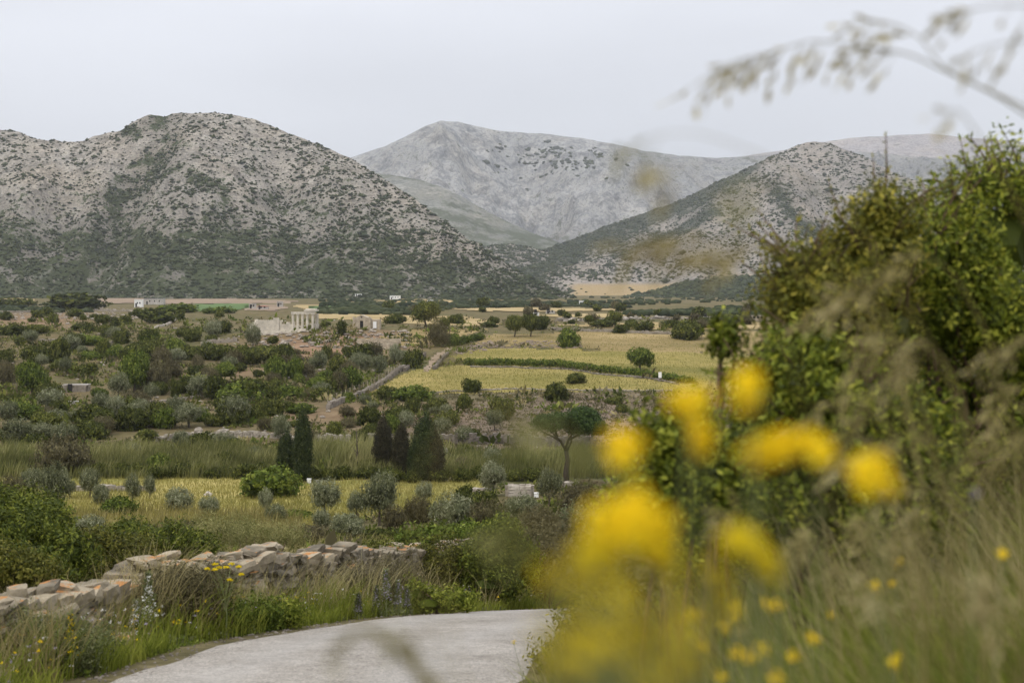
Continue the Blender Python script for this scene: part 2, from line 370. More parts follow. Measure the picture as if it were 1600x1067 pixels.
PATH = [(660, 579), (664, 572), (674, 558), (688, 546), (700, 541), (706, 543), (696, 552), (684, 563), (674, 577), (668, 582)]
M['dirt'] = field_mat('dirt', (.17, .125, .08), (.24, .18, .125), (.31, .25, .18), .2, 2.)
field('dirt_path', PATH, M['dirt'], .06)

# road
ys = np.concatenate((np.arange(-30, 8, 1.), np.arange(8, 60, .4))); us = np.linspace(0, 1, 15)
xl = road_left(ys); k = np.ones(9)/9; xl = np.convolve(np.pad(xl, 4, 'edge'), k, 'valid')
wobb = (fbm(ys/1.2, ys*0, 3, 5)-.5)*.25
RXX = xl[:, None]+wobb[:, None]*(1-us[None])+us[None]*RW; RYY = ys[:, None]+0*us[None]
RV = np.stack((RXX, RYY, height(RXX, RYY, False)+.03-.05*np.abs(us*2-1)[None]**8), -1).reshape(-1, 3)
a_, b_ = np.meshgrid(np.arange(len(ys)-1), np.arange(14), indexing='ij')
RQ = np.stack((a_*15+b_, a_*15+b_+1, (a_+1)*15+b_+1, (a_+1)*15+b_), -1).reshape(-1, 4)
m, t, o = mat('road_chippings'); p = pos(t)
n1 = noise(t, .5, 4, .6, p); n2 = noise(t, 45, 3, .75, p); v = N(t, 'ShaderNodeTexVoronoi', {0: p, 'Scale': 55.}).outputs['Color']
vv = N(t, 'ShaderNodeSeparateColor', {0: v}).outputs[0]; n4 = noise(t, 5, 4, .7, p)
c = ramp(t, n1, [(.3, (.255, .235, .205)), (.7, (.34, .315, .28))])
c = mixc(t, .7, c, ramp(t, vv, [(0, (.4, .4, .4)), (.45, (.97, .96, .95)), (1, (1.45, 1.42, 1.36))]), 'MULTIPLY')
c = mixc(t, .35, c, ramp(t, n4, [(.3, (.45, .42, .38)), (.6, (1.1, 1.1, 1.1))]), 'MULTIPLY')
c = mixc(t, mth(t, 'MULTIPLY', attr(t, 'wear'), .35), c, (.36, .345, .32)); n6 = noise(t, 1.4, 5, .7, p)
c = mixc(t, .5, c, ramp(t, n6, [(.3, (.62, .6, .57)), (.5, (1, 1, 1)), (.7, (1.12, 1.12, 1.12))]), 'MULTIPLY')
finish(t, o, c, .95, .08, vv, .8, .02)
tag(link('road', mesh('road', RV, RQ, None, m, smooth=True, attrs={'wear': np.tile(np.exp(-((us-.27)/.09)**2)+np.exp(-((us-.7)/.09)**2), len(ys))})), kind='structure')

# ------------------------------------------------------------------ mountains
def hill_mat(name, rocklo, rock, rockhi, green, gscale, spots=0, fieldc=None, bd=3.):
    m, t, o = mat(name); p = pos(t)
    n1 = noise(t, .006, 5, .6, p); n2 = noise(t, gscale, 5, .7, p); n3 = noise(t, gscale*6, 4, .75, p)
    c = ramp(t, n2, [(.32, rocklo), (.5, rock), (.66, rockhi)])
    c = mixc(t, .75, c, ramp(t, n3, [(.3, (.2, .2, .22)), (.47, (.8, .8, .8)), (.58, (1.25, 1.24, 1.2)), (.7, (1.8, 1.76, 1.7))]), 'MULTIPLY')
    c = mixc(t, .4, c, ramp(t, n1, [(.35, (1.05, .98, .92)), (.5, (.9, .92, .97)), (.65, (1.1, 1.0, .88))]), 'MULTIPLY')
    g = mth(t, 'ADD', attr(t, 'veg'), mth(t, 'MULTIPLY_ADD', n2, 2.6, -1.3)); g = mth(t, 'ADD', g, mth(t, 'MULTIPLY_ADD', n3, 1.8, -.9))
    gf = ramp(t, g, [(.42, (0, 0, 0)), (.6, (1, 1, 1))])
    gcx_ = ramp(t, n3, [(.3, tuple(x*.6 for x in green)), (.6, green), (.8, tuple(x*1.7 for x in green))])
    c = mixc(t, gf, c, gcx_)
    if spots:
        v = N(t, 'ShaderNodeTexVoronoi', {0: p, 'Scale': spots}); s = ramp(t, mth(t, 'ADD', v.outputs['Distance'], mth(t, 'MULTIPLY', n3, .3)), [(.38, (1, 1, 1)), (.46, (0, 0, 0))])
        c = mixc(t, mth(t, 'MULTIPLY', s, .75), c, green)
    if fieldc: c = mixc(t, attr(t, 'field'), c, mixc(t, n3, fieldc, tuple(x*1.25 for x in fieldc)))
    c = mixc(t, mth(t, 'MULTIPLY', attr(t, 'scree'), mth(t, 'MULTIPLY', n3, 1.1)), c, (.44, .41, .38))
    finish(t, o, c, 1, .03, mth(t, 'ADD', n2, mth(t, 'MULTIPLY', n3, .5)), 1., bd*1.6); return m
HILLS = []
def hill(name, cols, m, amp, nscale, nt_=64, step=4., prof=1.15, seed=0, crestj=1., veg=None, fieldf=None, screef=None, shape=None, back=.5):
    cols = np.array(cols, float)
    px = np.arange(cols[0, 0], cols[-1, 0]+.1, step)
    cy, cd, by, bd = [np.interp(px, cols[:, 0], cols[:, i]) for i in (1, 2, 3, 4)]
    for a in (cd, bd):
        kk = np.ones(25)/25; a[:] = np.convolve(np.pad(a, 12, 'edge'), kk, 'valid')
    cy = cy+crestj*(fbm(px/14, px*0, 4, seed+90)-.5)*4
    tt = np.concatenate((np.linspace(0, 1, nt_), 1+np.linspace(.05, 1, 10)*1.0))
    T, PX = np.meshgrid(tt, px, indexing='ij')
    CD, BD, CY, BY = [np.broadcast_to(v, T.shape) for v in (cd, bd, cy, by)]
    zc = -(CY-HY)/F*CD; zb = -(BY-HY)/F*BD
    D = BD+(CD-BD)*np.where(T <= 1, T, 1+(T-1)*back*2)
    f = np.where(T <= 1, np.clip(T, 0, 1)**prof, 1-(T-1)**1.1)
    # image-linear rise: elevation angle grows from base row to crest row
    X = (PX-CX)/F*D
    Z = zb+(zc-zb)*f
    wgt = np.clip(np.sin(np.pi*np.clip(T, 0, 1)), 0, 1)**.8
    Z = Z+wgt*amp*((ridged(X/nscale+seed, D/nscale*.6, 5, seed)-.62)*2)
    Z = Z+np.clip(T*3, 0, 1)*amp*.10*(ridged(X/(nscale*.16), D/(nscale*.16), 3, seed+5)-.6)*wgt
    if shape is not None: Z = Z+wgt*shape(PX, T, zc-zb)
    Z = np.where(T > 1.9, np.minimum(Z, -20), Z)
    Z[0] -= 6
    V = np.stack((X, D, Z), -1); ph, pv = topix(V)
    at = {'veg': veg(ph, pv, T) if veg else T*0, 'field': fieldf(ph, pv) if fieldf else T*0, 'scree': screef(ph, pv) if screef else T*0}
    nr_, nc_ = T.shape
    a_, b_ = np.meshgrid(np.arange(nr_-1), np.arange(nc_-1), indexing='ij')
    Q = np.stack((a_*nc_+b_, a_*nc_+b_+1, (a_+1)*nc_+b_+1, (a_+1)*nc_+b_), -1).reshape(-1, 4)
    ob = tag(link(name, mesh(name, V.reshape(-1, 3), Q, None, m, smooth=True, attrs=at)), kind='structure')
    HILLS.append((V, nt_, at['veg'])); return ob
def seg(ph, pv, pts, wd):
    d = np.full(ph.shape, 1e9)
    for (x0, y0), (x1, y1) in zip(pts[:-1], pts[1:]):
        l2 = (x1-x0)**2+(y1-y0)**2; tt = np.clip(((ph-x0)*(x1-x0)+(pv-y0)*(y1-y0))/l2, 0, 1)
        d = np.minimum(d, np.hypot(ph-x0-tt*(x1-x0), pv-y0-tt*(y1-y0)))
    return np.clip(1-d/wd, 0, 1)
# left limestone hill
def vegL(ph, pv, T):
    lim = 385+25*(fbm(ph/120, ph*0, 3, 7)-.5)+np.clip((ph-500)*.22, 0, 90)
    v = sstep(lim-160, lim+60, pv)*.74
    v = np.maximum(v, (.3+.5*fbm(ph/14, pv/10, 2, 44))*np.sqrt(seg(ph, pv, [(255, 190), (262, 235), (240, 262), (150, 340), (60, 400)], 40)))
    v = np.maximum(v, .8*seg(ph, pv, [(195, 205), (215, 208)], 14)+0)
    v = np.maximum(v, .7*seg(ph, pv, [(300, 280), (350, 300), (370, 350)], 22))
    v = np.maximum(v, .7*sstep(160, 20, ph)*sstep(300, 380, pv))
    return v+(.5*(fbm(ph/40, pv/22, 3, 4)-.5))
def shL(PX, T, H):
    g = lambda x, w_: np.exp(-((PX-x)/w_)**2)
    return H*(-.16*g(255-140*(1-T), 34)+.09*g(330-40*(1-T), 60)-.07*g(420+60*(1-T), 40)+.05*g(520+90*(1-T), 50)-.08*g(110-60*(1-T), 40)+.07*g(60, 40))
M['hillL'] = hill_mat('limestone_hill', (.13, .12, .10), (.24, .218, .185), (.375, .345, .295), (.05, .06, .028), .05, 0, (.2, .15, .09), 2.)
hill('hill', [(-700, 260, 1900, 478, 1250), (-300, 190, 1850, 474, 1250), (-60, 205, 1800, 472, 1230), (0, 203, 1800, 472, 1220), (30, 206, 1790, 472, 1220), (50, 215, 1790, 472, 1220), (75, 221, 1780, 472, 1210), (82, 216, 1780, 472, 1210), (95, 221, 1780, 472, 1210), (130, 222, 1770, 471, 1200), (147, 213, 1760, 471, 1200), (190, 203, 1740, 471, 1200), (205, 192, 1740, 471, 1200), (235, 178, 1740, 471, 1200), (258, 184, 1730, 470, 1200),
     (270, 178, 1730, 470, 1200), (320, 176, 1720, 470, 1200), (360, 179, 1710, 470, 1200), (400, 188, 1700, 470, 1200), (450, 208, 1680, 469, 1200), (500, 228, 1650, 469, 1200), (550, 248, 1610, 469, 1200),
     (600, 280, 1570, 470, 1200), (650, 312, 1530, 471, 1210), (700, 350, 1480, 473, 1220), (750, 387, 1430, 475, 1230), (800, 424, 1390, 477, 1240), (850, 448, 1340, 480, 1250), (890, 466, 1320, 482, 1260), (925, 484, 1300, 484, 1270)],
     M['hillL'], 38, 150, 84, 4., 1.25, 3, 1., vegL, None,
     lambda a, b: np.maximum(.55*seg(a, b, [(58, 437), (118, 397)], 2.5), np.maximum(.5*seg(a, b, [(155, 448), (200, 410)], 2.5), .4*seg(a, b, [(135, 440), (175, 415)], 2))), shL)
# right limestone hill
def vegR(ph, pv, T):
    v = .25+0*ph
    v = np.maximum(v, .85*sstep(60, 0, np.abs(pv-(250+(1210-ph)*.42))) * sstep(1230, 1150, ph))
    v = np.maximum(v, .8*seg(ph, pv, [(1210, 300), (1260, 360), (1310, 400)], 30))
    v = np.maximum(v, .8*seg(ph, pv, [(960, 400), (1050, 365), (1120, 330)], 16))
    v = np.maximum(v, .9*sstep(930, 800, ph))
    v = v*(1-.6*seg(ph, pv, [(1170, 300), (1200, 350), (1170, 385), (1000, 410)], 26))
    return v+.5*(fbm(ph/40, pv/22, 3, 14)-.5)
M['hillR'] = hill_mat('right_limestone_hill', (.13, .12, .105), (.255, .23, .20), (.40, .36, .315), (.045, .052, .03), .04, 0, (.27, .2, .105), 2.5)
hill('hill', [(700, 450, 2500, 480, 2300), (770, 425, 2600, 474, 2100), (790, 413, 2600, 470, 2000), (820, 400, 2650, 468, 1950), (870, 383, 2700, 468, 1900), (950, 352, 2750, 468, 1850), (1050, 318, 2800, 468, 1850), (1150, 272, 2800, 468, 1850), (1210, 243, 2780, 468, 1850), (1245, 227, 2760, 468, 1850),
     (1272, 221, 2750, 468, 1850), (1300, 225, 2750, 468, 1850), (1350, 245, 2700, 468, 1850), (1400, 272, 2650, 468, 1850), (1450, 290, 2600, 468, 1850), (1550, 330, 2600, 468, 1850), (1750, 380, 2600, 468, 1850), (2100, 440, 2600, 468, 1850)],
     M['hillR'], 34, 260, 76, 4., 1.15, 8, .8, vegR, lambda a, b: sstep(441, 447, b)*sstep(880, 905, a)*sstep(1080, 1045, a)+.5*sstep(425, 432, b)*sstep(1090, 1110, a), None,
     lambda PX, T, H: H*(.10*np.exp(-((PX-(1200+40*(1-T)))/40)**2)-.12*np.exp(-((PX-(1260+90*(1-T)))/34)**2)+.06*np.exp(-((PX-1120+60*(1-T))/40)**2)))
# low green mound
M['mound'] = hill_mat('scrub_covered_rise', (.07, .07, .05), (.09, .09, .06), (.13, .12, .08), (.045, .055, .028), .05)
hill('scrub_rise', [(860, 486, 1500, 486, 1460), (920, 477, 1560, 486, 1400), (960, 469, 1600, 487, 1380), (1010, 458, 1650, 488, 1350), (1080, 440, 1700, 489, 1330), (1150, 432, 1700, 490, 1300), (1250, 429, 1700, 490, 1300), (1400, 425, 1700, 490, 1300), (1700, 430, 1700, 490, 1300), (2100, 480, 1700, 490, 1400)],
     M['mound'], 5, 120, 36, 5., .9, 12, .4, lambda a, b, T: .8+0*a)
# ridge in front of the central mountain
M['ridge'] = hill_mat('grassy_ridge', (.13, .135, .12), (.19, .19, .165), (.32, .31, .28), (.08, .09, .06), .02, 0)
hill('ridge', [(380, 300, 3300, 440, 2700), (560, 268, 3300, 430, 2700), (605, 272, 3250, 430, 2700), (660, 282, 3200, 430, 2680), (700, 296, 3150, 430, 2660), (740, 318, 3100, 430, 2640), (790, 345, 3050, 430, 2620), (840, 368, 3000, 430, 2620), (900, 388, 2960, 432, 2620), (980, 400, 2950, 436, 2620), (1060, 420, 2900, 440, 2700)],
     M['ridge'], 22, 260, 40, 4., .8, 15, .6, lambda a, b, T: .34+.3*sstep(300, 380, b)-.5*seg(a, b, [(615, 285), (660, 297), (720, 300)], 8)-.35*seg(a, b, [(640, 315), (700, 325), (760, 342)], 5)-.3*seg(a, b, [(620, 335), (720, 352)], 5)+.5*(fbm(a/30, b/7, 3, 61)-.5))
# rocky spur in the gap between the hills
hill('spur', [(700, 400, 2650, 440, 2300), (745, 386, 2650, 440, 2250), (800, 380, 2650, 442, 2200), (850, 392, 2650, 444, 2200), (900, 404, 2600, 446, 2200), (960, 420, 2550, 448, 2200), (1020, 440, 2500, 452, 2250)],
     M['hillR'], 14, 120, 30, 4., .9, 18, .8, lambda a, b, T: .45+.7*(fbm(a/16, b/8, 3, 66)-.5))
# central mountain
def vegC(ph, pv, T):
    v = .16+.25*sstep(900, 1080, ph)*sstep(330, 240, pv)+.45*sstep(330, 400, pv)
    return v+.35*(fbm(ph/50, pv/30, 3, 24)-.5)
def scC(a, b):
    s = np.zeros(a.shape)
    for pts, k in (([(735, 262), (760, 280), (800, 318), (828, 350)], .6), ([(818, 290), (825, 303), (822, 320), (815, 335), (828, 350)], .8), ([(950, 265), (910, 300), (885, 318)], .4), ([(850, 285), (835, 300)], .4)):
        s = np.maximum(s, k*seg(a, b, pts, 3))
    return s
M['mountain'] = hill_mat('distant_limestone_mountain', (.105, .108, .11), (.23, .23, .222), (.43, .42, .40), (.10, .105, .08), .02, 0, None, 5.)
hill('mountain', [(200, 290, 4300, 420, 3400), (400, 270, 4400, 420, 3400), (500, 256, 4450, 420, 3400), (548, 246, 4480, 415, 3400), (600, 229, 4500, 410, 3380), (640, 210, 4500, 400, 3350), (665, 197, 4500, 400, 3350), (690, 189, 4500, 400, 3340), (715, 190, 4500, 400, 3320), (740, 196, 4520, 400, 3300), (770, 203, 4540, 400, 3300), (800, 207, 4560, 398, 3300), (850, 209, 4600, 396, 3250), (900, 215, 4600, 395, 3200), (960, 225, 4600, 395, 3150),
     (1005, 236, 4600, 395, 3100), (1060, 243, 4600, 395, 3100), (1120, 247, 4600, 395, 3100), (1180, 244, 4600, 395, 3100), (1240, 238, 4600, 395, 3100), (1320, 236, 4600, 395, 3100), (1500, 250, 4600, 395, 3100), (1800, 300, 4600, 410, 3100)],
     M['mountain'], 170, 300, 76, 4., 1.3, 33, .6, vegC, None, scC,
     lambda PX, T, H: H*(-.30*np.exp(-((PX-840)/75)**2)*np.clip(1.5-T, 0, 1)+.10*np.exp(-((PX-(700-30*(1-T)))/45)**2)+.06*np.exp(-((PX-950)/60)**2)))
M['mountain2'] = hill_mat('distant_plateau', (.19, .175, .17), (.26, .24, .235), (.34, .32, .305), (.12, .115, .10), .02, 0, None, 4.)
hill('mountain', [(1150, 246, 5400, 300, 4700), (1230, 234, 5400, 300, 4700), (1290, 222, 5400, 300, 4700), (1330, 216, 5400, 300, 4700), (1390, 212, 5400, 300, 4700), (1450, 209, 5400, 300, 4700), (1500, 214, 5400, 300, 4700), (1600, 222, 5400, 300, 4700), (1900, 260, 5400, 320, 4700)],
     M['mountain2'], 30, 300, 40, 6., 1., 41, .4, lambda a, b, T: .1+0*a)

# shrubs dotted over the slopes: nobody could count them
_ic = (1+5**.5)/2
ICO = np.array([(-1, _ic, 0), (1, _ic, 0), (-1, -_ic, 0), (1, -_ic, 0), (0, -1, _ic), (0, 1, _ic), (0, -1, -_ic), (0, 1, -_ic), (_ic, 0, -1), (_ic, 0, 1), (-_ic, 0, -1), (-_ic, 0, 1)], float)
ICO /= np.linalg.norm(ICO[0])
ICT = np.array([(0, 11, 5), (0, 5, 1), (0, 1, 7), (0, 7, 10), (0, 10, 11), (1, 5, 9), (5, 11, 4), (11, 10, 2), (10, 7, 6), (7, 1, 8), (3, 9, 4), (3, 4, 2), (3, 2, 6), (3, 6, 8), (3, 8, 9), (4, 9, 5), (2, 4, 11), (6, 2, 10), (8, 6, 7), (9, 8, 1)])
OCV = np.array([(1, 0, 0), (0, 1, 0), (-1, 0, 0), (0, -1, 0), (0, 0, 1), (0, 0, -1)], float); OCT = np.array([(0, 1, 4), (1, 2, 4), (2, 3, 4), (3, 0, 4), (1, 0, 5), (2, 1, 5), (3, 2, 5), (0, 3, 5)])
def blobs(name, pts, size, m, flat=.62, kind='stuff', label=None, smooth=True, low=False):
    B_, T_b = (OCV*1.15, OCT) if low else (ICO, ICT); nv = len(B_)
    n = len(pts); V = B_[None]*(1+R.uniform(-.3, .3, (n, nv, 1)))
    V = V*size[:, None, None]; V[:, :, 2] *= flat
    V[:, :, 0] *= R.uniform(.8, 1.35, n)[:, None]
    V = V+pts[:, None, :]; V[:, :, 2] += size[:, None]*.25
    T = (T_b[None]+np.arange(n)[:, None, None]*nv).reshape(-1, 3)
    tn = np.clip(R.normal(.45, .22, n)[:, None]+R.uniform(-.12, .12, (n, nv)), 0, 1)
    return tag(link(name, mesh(name, V.reshape(-1, 3), None, T, m, tn.ravel(), smooth)), label, kind=kind)
def hill_scatter(hobj_index, n, accept, size):
    V, nt_, veg = hobj_index; nc_ = V.shape[1]
    u = R.uniform(0, nt_-1.01, n); v = R.uniform(0, nc_-1.01, n); i = u.astype(int); j = v.astype(int); fu = (u-i)[:, None]; fv = (v-j)[:, None]
    p = (V[i, j]*(1-fu)+V[i+1, j]*fu)*(1-fv)+(V[i, j+1]*(1-fu)+V[i+1, j+1]*fu)*fv
    ph, pv = topix(p); g = veg[i, j]
    k = (ph > -120) & (ph < 1660) & (R.uniform(0, 1, n) < accept(ph, pv, g)); p = p[k]
    s = size(len(p), pv[k]); return p, s
p, s = hill_scatter(HILLS[0], 120000, lambda a, b, g: (.20+.5*sstep(.1, .9, g))*(.25+1.5*vnoise(a/25, b/13, 31))*(1-.5*(vnoise(a/9, b/6, 77) > .72))*np.where(b > 415, .55, 1), lambda n, b: R.lognormal(.3, .4, n)*.85)
blobs('hillside_shrubs', p, s, M['scrub'], low=True)
p, s = hill_scatter(HILLS[1], 80000, lambda a, b, g: (.25+.5*sstep(.1, .9, g))*(.3+1.4*vnoise(a/25, b/13, 32))*(1-sstep(438, 446, b)*sstep(880, 900, a)*sstep(1090, 1060, a)*.97), lambda n, b: R.lognormal(.5, .42, n)*.95)
blobs('hillside_shrubs', p, s, M['scrub'], low=True)
p, s = hill_scatter(HILLS[2], 16000, lambda a, b, g: .75+0*a, lambda n, b: R.lognormal(.7, .35, n)*1.1)
blobs('hillside_shrubs', p, s, M['scrub'], low=True)
p, s = hill_scatter(HILLS[4], 9000, lambda a, b, g: .3+.4*g, lambda n, b: R.lognormal(.5, .4, n))
blobs('hillside_shrubs', p, s, M['scrub'], low=True)
p, s = hill_scatter(HILLS[5], 60000, lambda a, b, g: .9*np.maximum(.55*np.exp(-(((a-850)/65)**2+((b-250)/20)**2)), np.maximum(.5*np.exp(-(((a-905)/35)**2+((b-250)/14)**2)), .25*np.exp(-(((a-780)/30)**2+((b-236)/6)**2))))*(vnoise(a/7, b/5, 5) > .5), lambda n, b: R.lognormal(1.9, .3, n))
blobs('mountain_trees', p, s*.85, M['scrub'])

# ------------------------------------------------------------------ foliage generators
def unit(n):
    v = R.normal(size=(n, 3)); return v/np.linalg.norm(v, axis=1)[:, None]
def leafquads(c, d, size, aspect=.45, nrm=None):
    """diamond leaves: centre-bottom c, direction d, facing roughly nrm"""
    n = len(c); r = unit(n)
    if nrm is not None: r = r*.75+nrm
    s = np.cross(d, r); s /= np.linalg.norm(s, axis=1)[:, None]+1e-9
    size = np.broadcast_to(size, (n,))[:, None]
    V = np.stack((c, c+d*size*.5+s*size*aspect*.5, c+d*size, c+d*size*.5-s*size*aspect*.5), 1)
    return V.reshape(-1, 3), np.arange(n*4).reshape(-1, 4)
def crown(lobes, twigs, per, leaf, length, m, aspect=.5, up=.35, core=True, name='crown', bottom=None, shell=.75, spread=.35, rough=.25, gaps=0.):
    """twigs scattered over lobes (x,y,z,rx,ry,rz); leaves along every twig"""
    L = np.array(lobes, float); wgt = (L[:, 3]*L[:, 4]+L[:, 4]*L[:, 5]+L[:, 3]*L[:, 5]); wgt /= wgt.sum()
    k = R.choice(len(L), twigs, p=wgt); d = unit(twigs)
    rad = R.uniform(shell, 1, twigs)*(1+rough*(vnoise(d[:, 0]*2.2+k*3.7+9, d[:, 1]*2.2+d[:, 2]*1.7+5, 3)-.5)*2)
    s = L[k, :3]+d*L[k, 3:]*rad[:, None]
    # drop those deep inside another lobe
    keep = np.ones(twigs, bool)
    for i in range(len(L)):
        q = (((s-L[i, :3])/L[i, 3:])**2).sum(1); keep &= ~((q < .45) & (k != i))
    if bottom is not None: keep &= s[:, 2] > bottom
    if gaps: keep &= vnoise(s[:, 0]/(length*1.6)+7, s[:, 2]/(length*1.6)+s[:, 1]/(length*2), 91) > gaps
    s = s[keep]; d = d[keep]; kk = k[keep]; n = len(s)
    td = d*1.0+np.array((0, 0, up))+R.normal(0, .35, (n, 3)); td /= np.linalg.norm(td, axis=1)[:, None]
    ln = length*R.uniform(.5, 1.3, n); u = R.uniform(-.25, 1, (n, per))
    c = s[:, None]+td[:, None]*(u*ln[:, None])[..., None]+R.normal(0, length*spread*.4, (n, per, 3))
    ld = td[:, None]*.3+unit(n*per).reshape(n, per, 3); on = d[:, None]+np.zeros((n, per, 3)); ld -= on*(ld*on).sum(2)[..., None]*.6
    ld /= np.linalg.norm(ld, axis=2)[..., None]
    V, Q = leafquads(c.reshape(-1, 3), ld.reshape(-1, 3), leaf*R.uniform(.6, 1.3, n*per), aspect, on.reshape(-1, 3))
    tw = np.clip(R.normal(.48, .24, n), 0, 1)
    tn = np.clip(tw[:, None]+R.normal(0, .12, (n, per)), 0, 1).ravel().repeat(4)
    T = None
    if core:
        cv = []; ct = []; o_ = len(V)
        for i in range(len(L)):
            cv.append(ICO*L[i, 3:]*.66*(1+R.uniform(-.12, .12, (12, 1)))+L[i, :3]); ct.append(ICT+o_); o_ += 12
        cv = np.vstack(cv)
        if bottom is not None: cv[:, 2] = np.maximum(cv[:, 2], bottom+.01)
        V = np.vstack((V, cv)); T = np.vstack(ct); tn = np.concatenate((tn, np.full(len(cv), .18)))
    return mesh(name, V, Q, T, m, tn)
def lobes_round(n, flat=.75, sp=.45, r=(.45, .62), base=0.):
    out = [(0, 0, base+flat*.62, .72, .72, flat*.62)]
    for i in range(n):
        a = i/n*2*np.pi+R.uniform(-.4, .4); q = R.uniform(*r)
        out.append((math.cos(a)*sp, math.sin(a)*sp, base+flat*R.uniform(.35, .85), q, q, q*flat*R.uniform(.75, 1.05)))
    return out
def limb_mesh(h, r0, n, spread, name='trunk', lean=.1, forks=True, seed=None):
    mb = MB(); top = np.array((R.uniform(-lean, lean), R.uniform(-lean, lean), h))
    pts = [np.array((0, 0, -.3)), np.array((0, 0, 0.))]+[top*f+np.array((R.uniform(-.06, .06)*h, R.uniform(-.06, .06)*h, 0)) for f in (.35, .7, 1)]
    mb.tube(pts, [r0*1.5, r0*1.2, r0, r0*.85, r0*.7], 7)
    for i in range(n):
        a = i/n*2*np.pi+R.uniform(-.5, .5); e = top+np.array((math.cos(a)*spread, math.sin(a)*spread, spread*R.uniform(.5, 1.1)))
        mid = (top+e)/2+np.array((0, 0, spread*.12)); mb.tube([top*.92, mid, e], [r0*.6, r0*.4, r0*.12], 5)
    return mb
# prototypes, crown radius about 1
PR = {}
def proto(key, fn, n): PR[key] = [fn() for _ in range(n)]
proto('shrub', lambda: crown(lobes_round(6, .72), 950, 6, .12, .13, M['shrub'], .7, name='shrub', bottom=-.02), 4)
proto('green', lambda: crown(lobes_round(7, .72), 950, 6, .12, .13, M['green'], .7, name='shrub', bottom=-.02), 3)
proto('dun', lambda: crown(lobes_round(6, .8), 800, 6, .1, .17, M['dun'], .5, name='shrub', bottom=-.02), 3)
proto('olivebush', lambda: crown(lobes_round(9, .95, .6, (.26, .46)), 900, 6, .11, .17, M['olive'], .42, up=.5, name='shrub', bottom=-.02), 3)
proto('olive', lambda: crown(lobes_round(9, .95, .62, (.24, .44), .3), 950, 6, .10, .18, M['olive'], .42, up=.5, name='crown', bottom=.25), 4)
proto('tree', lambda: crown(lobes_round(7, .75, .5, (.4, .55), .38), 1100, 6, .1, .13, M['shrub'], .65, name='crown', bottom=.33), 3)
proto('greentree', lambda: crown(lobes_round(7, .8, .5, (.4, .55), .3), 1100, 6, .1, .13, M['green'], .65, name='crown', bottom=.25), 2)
proto('trunk', lambda: limb_mesh(.5, .07, 4, .4).mesh('trunk', M['bark'], True), 3)
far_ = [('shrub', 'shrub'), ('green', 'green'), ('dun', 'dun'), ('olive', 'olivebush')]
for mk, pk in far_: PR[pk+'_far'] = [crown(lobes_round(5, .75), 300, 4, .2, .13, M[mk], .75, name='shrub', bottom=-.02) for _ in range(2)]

NAMES = {'shrub': 'evergreen_shrub', 'green': 'broadleaf_shrub', 'dun': 'dry_shrub', 'olivebush': 'olive_shrub', 'olive': 'olive_tree', 'tree': 'tree', 'greentree': 'tree'}
CATS = {'shrub': 'shrub', 'green': 'shrub', 'dun': 'shrub', 'olivebush': 'shrub', 'olive': 'tree', 'tree': 'tree', 'greentree': 'tree'}
PLACED = []
def put(kind, px, cy, w_, h_, label, group=None, row=None, n=None):
    """crown centre column, centre row, width and height in photograph pixels; stands where its foot meets the ground"""
    x, y, z = hit(px, cy+h_/2-1); s = w_/2*y/F; hh = h_*y/F
    k = kind if y < 420 or kind in ('olive', 'tree', 'greentree') else kind+'_far'
    ps = PR[k]; me = ps[int(R.integers(len(ps)))]
    sw = s*1.12; hh *= 1.1; top = {'olive': 1.25, 'tree': 1.2, 'greentree': 1.15}.get(kind, 1.0); sh = hh/top
    PLACED.append((x, y, s))
    if kind in ('olive', 'tree', 'greentree'):
        e = link(NAMES[kind], None, None, (x, y, z)); e.scale = (sw, sw, sh); e.rotation_euler = (0, 0, R.uniform(0, 6.28))
        link('crown', me, e); link('trunk', PR['trunk'][int(R.integers(3))], e); tag(e, label, CATS[kind], group)
    else:
        e = link(NAMES[kind], me, None, (x, y, z-.05*hh)); e.scale = (sw, sw*R.uniform(.85, 1.1), sh); e.rotation_euler = (0, 0, R.uniform(0, 6.28)); tag(e, label, CATS[kind], group)
    return e
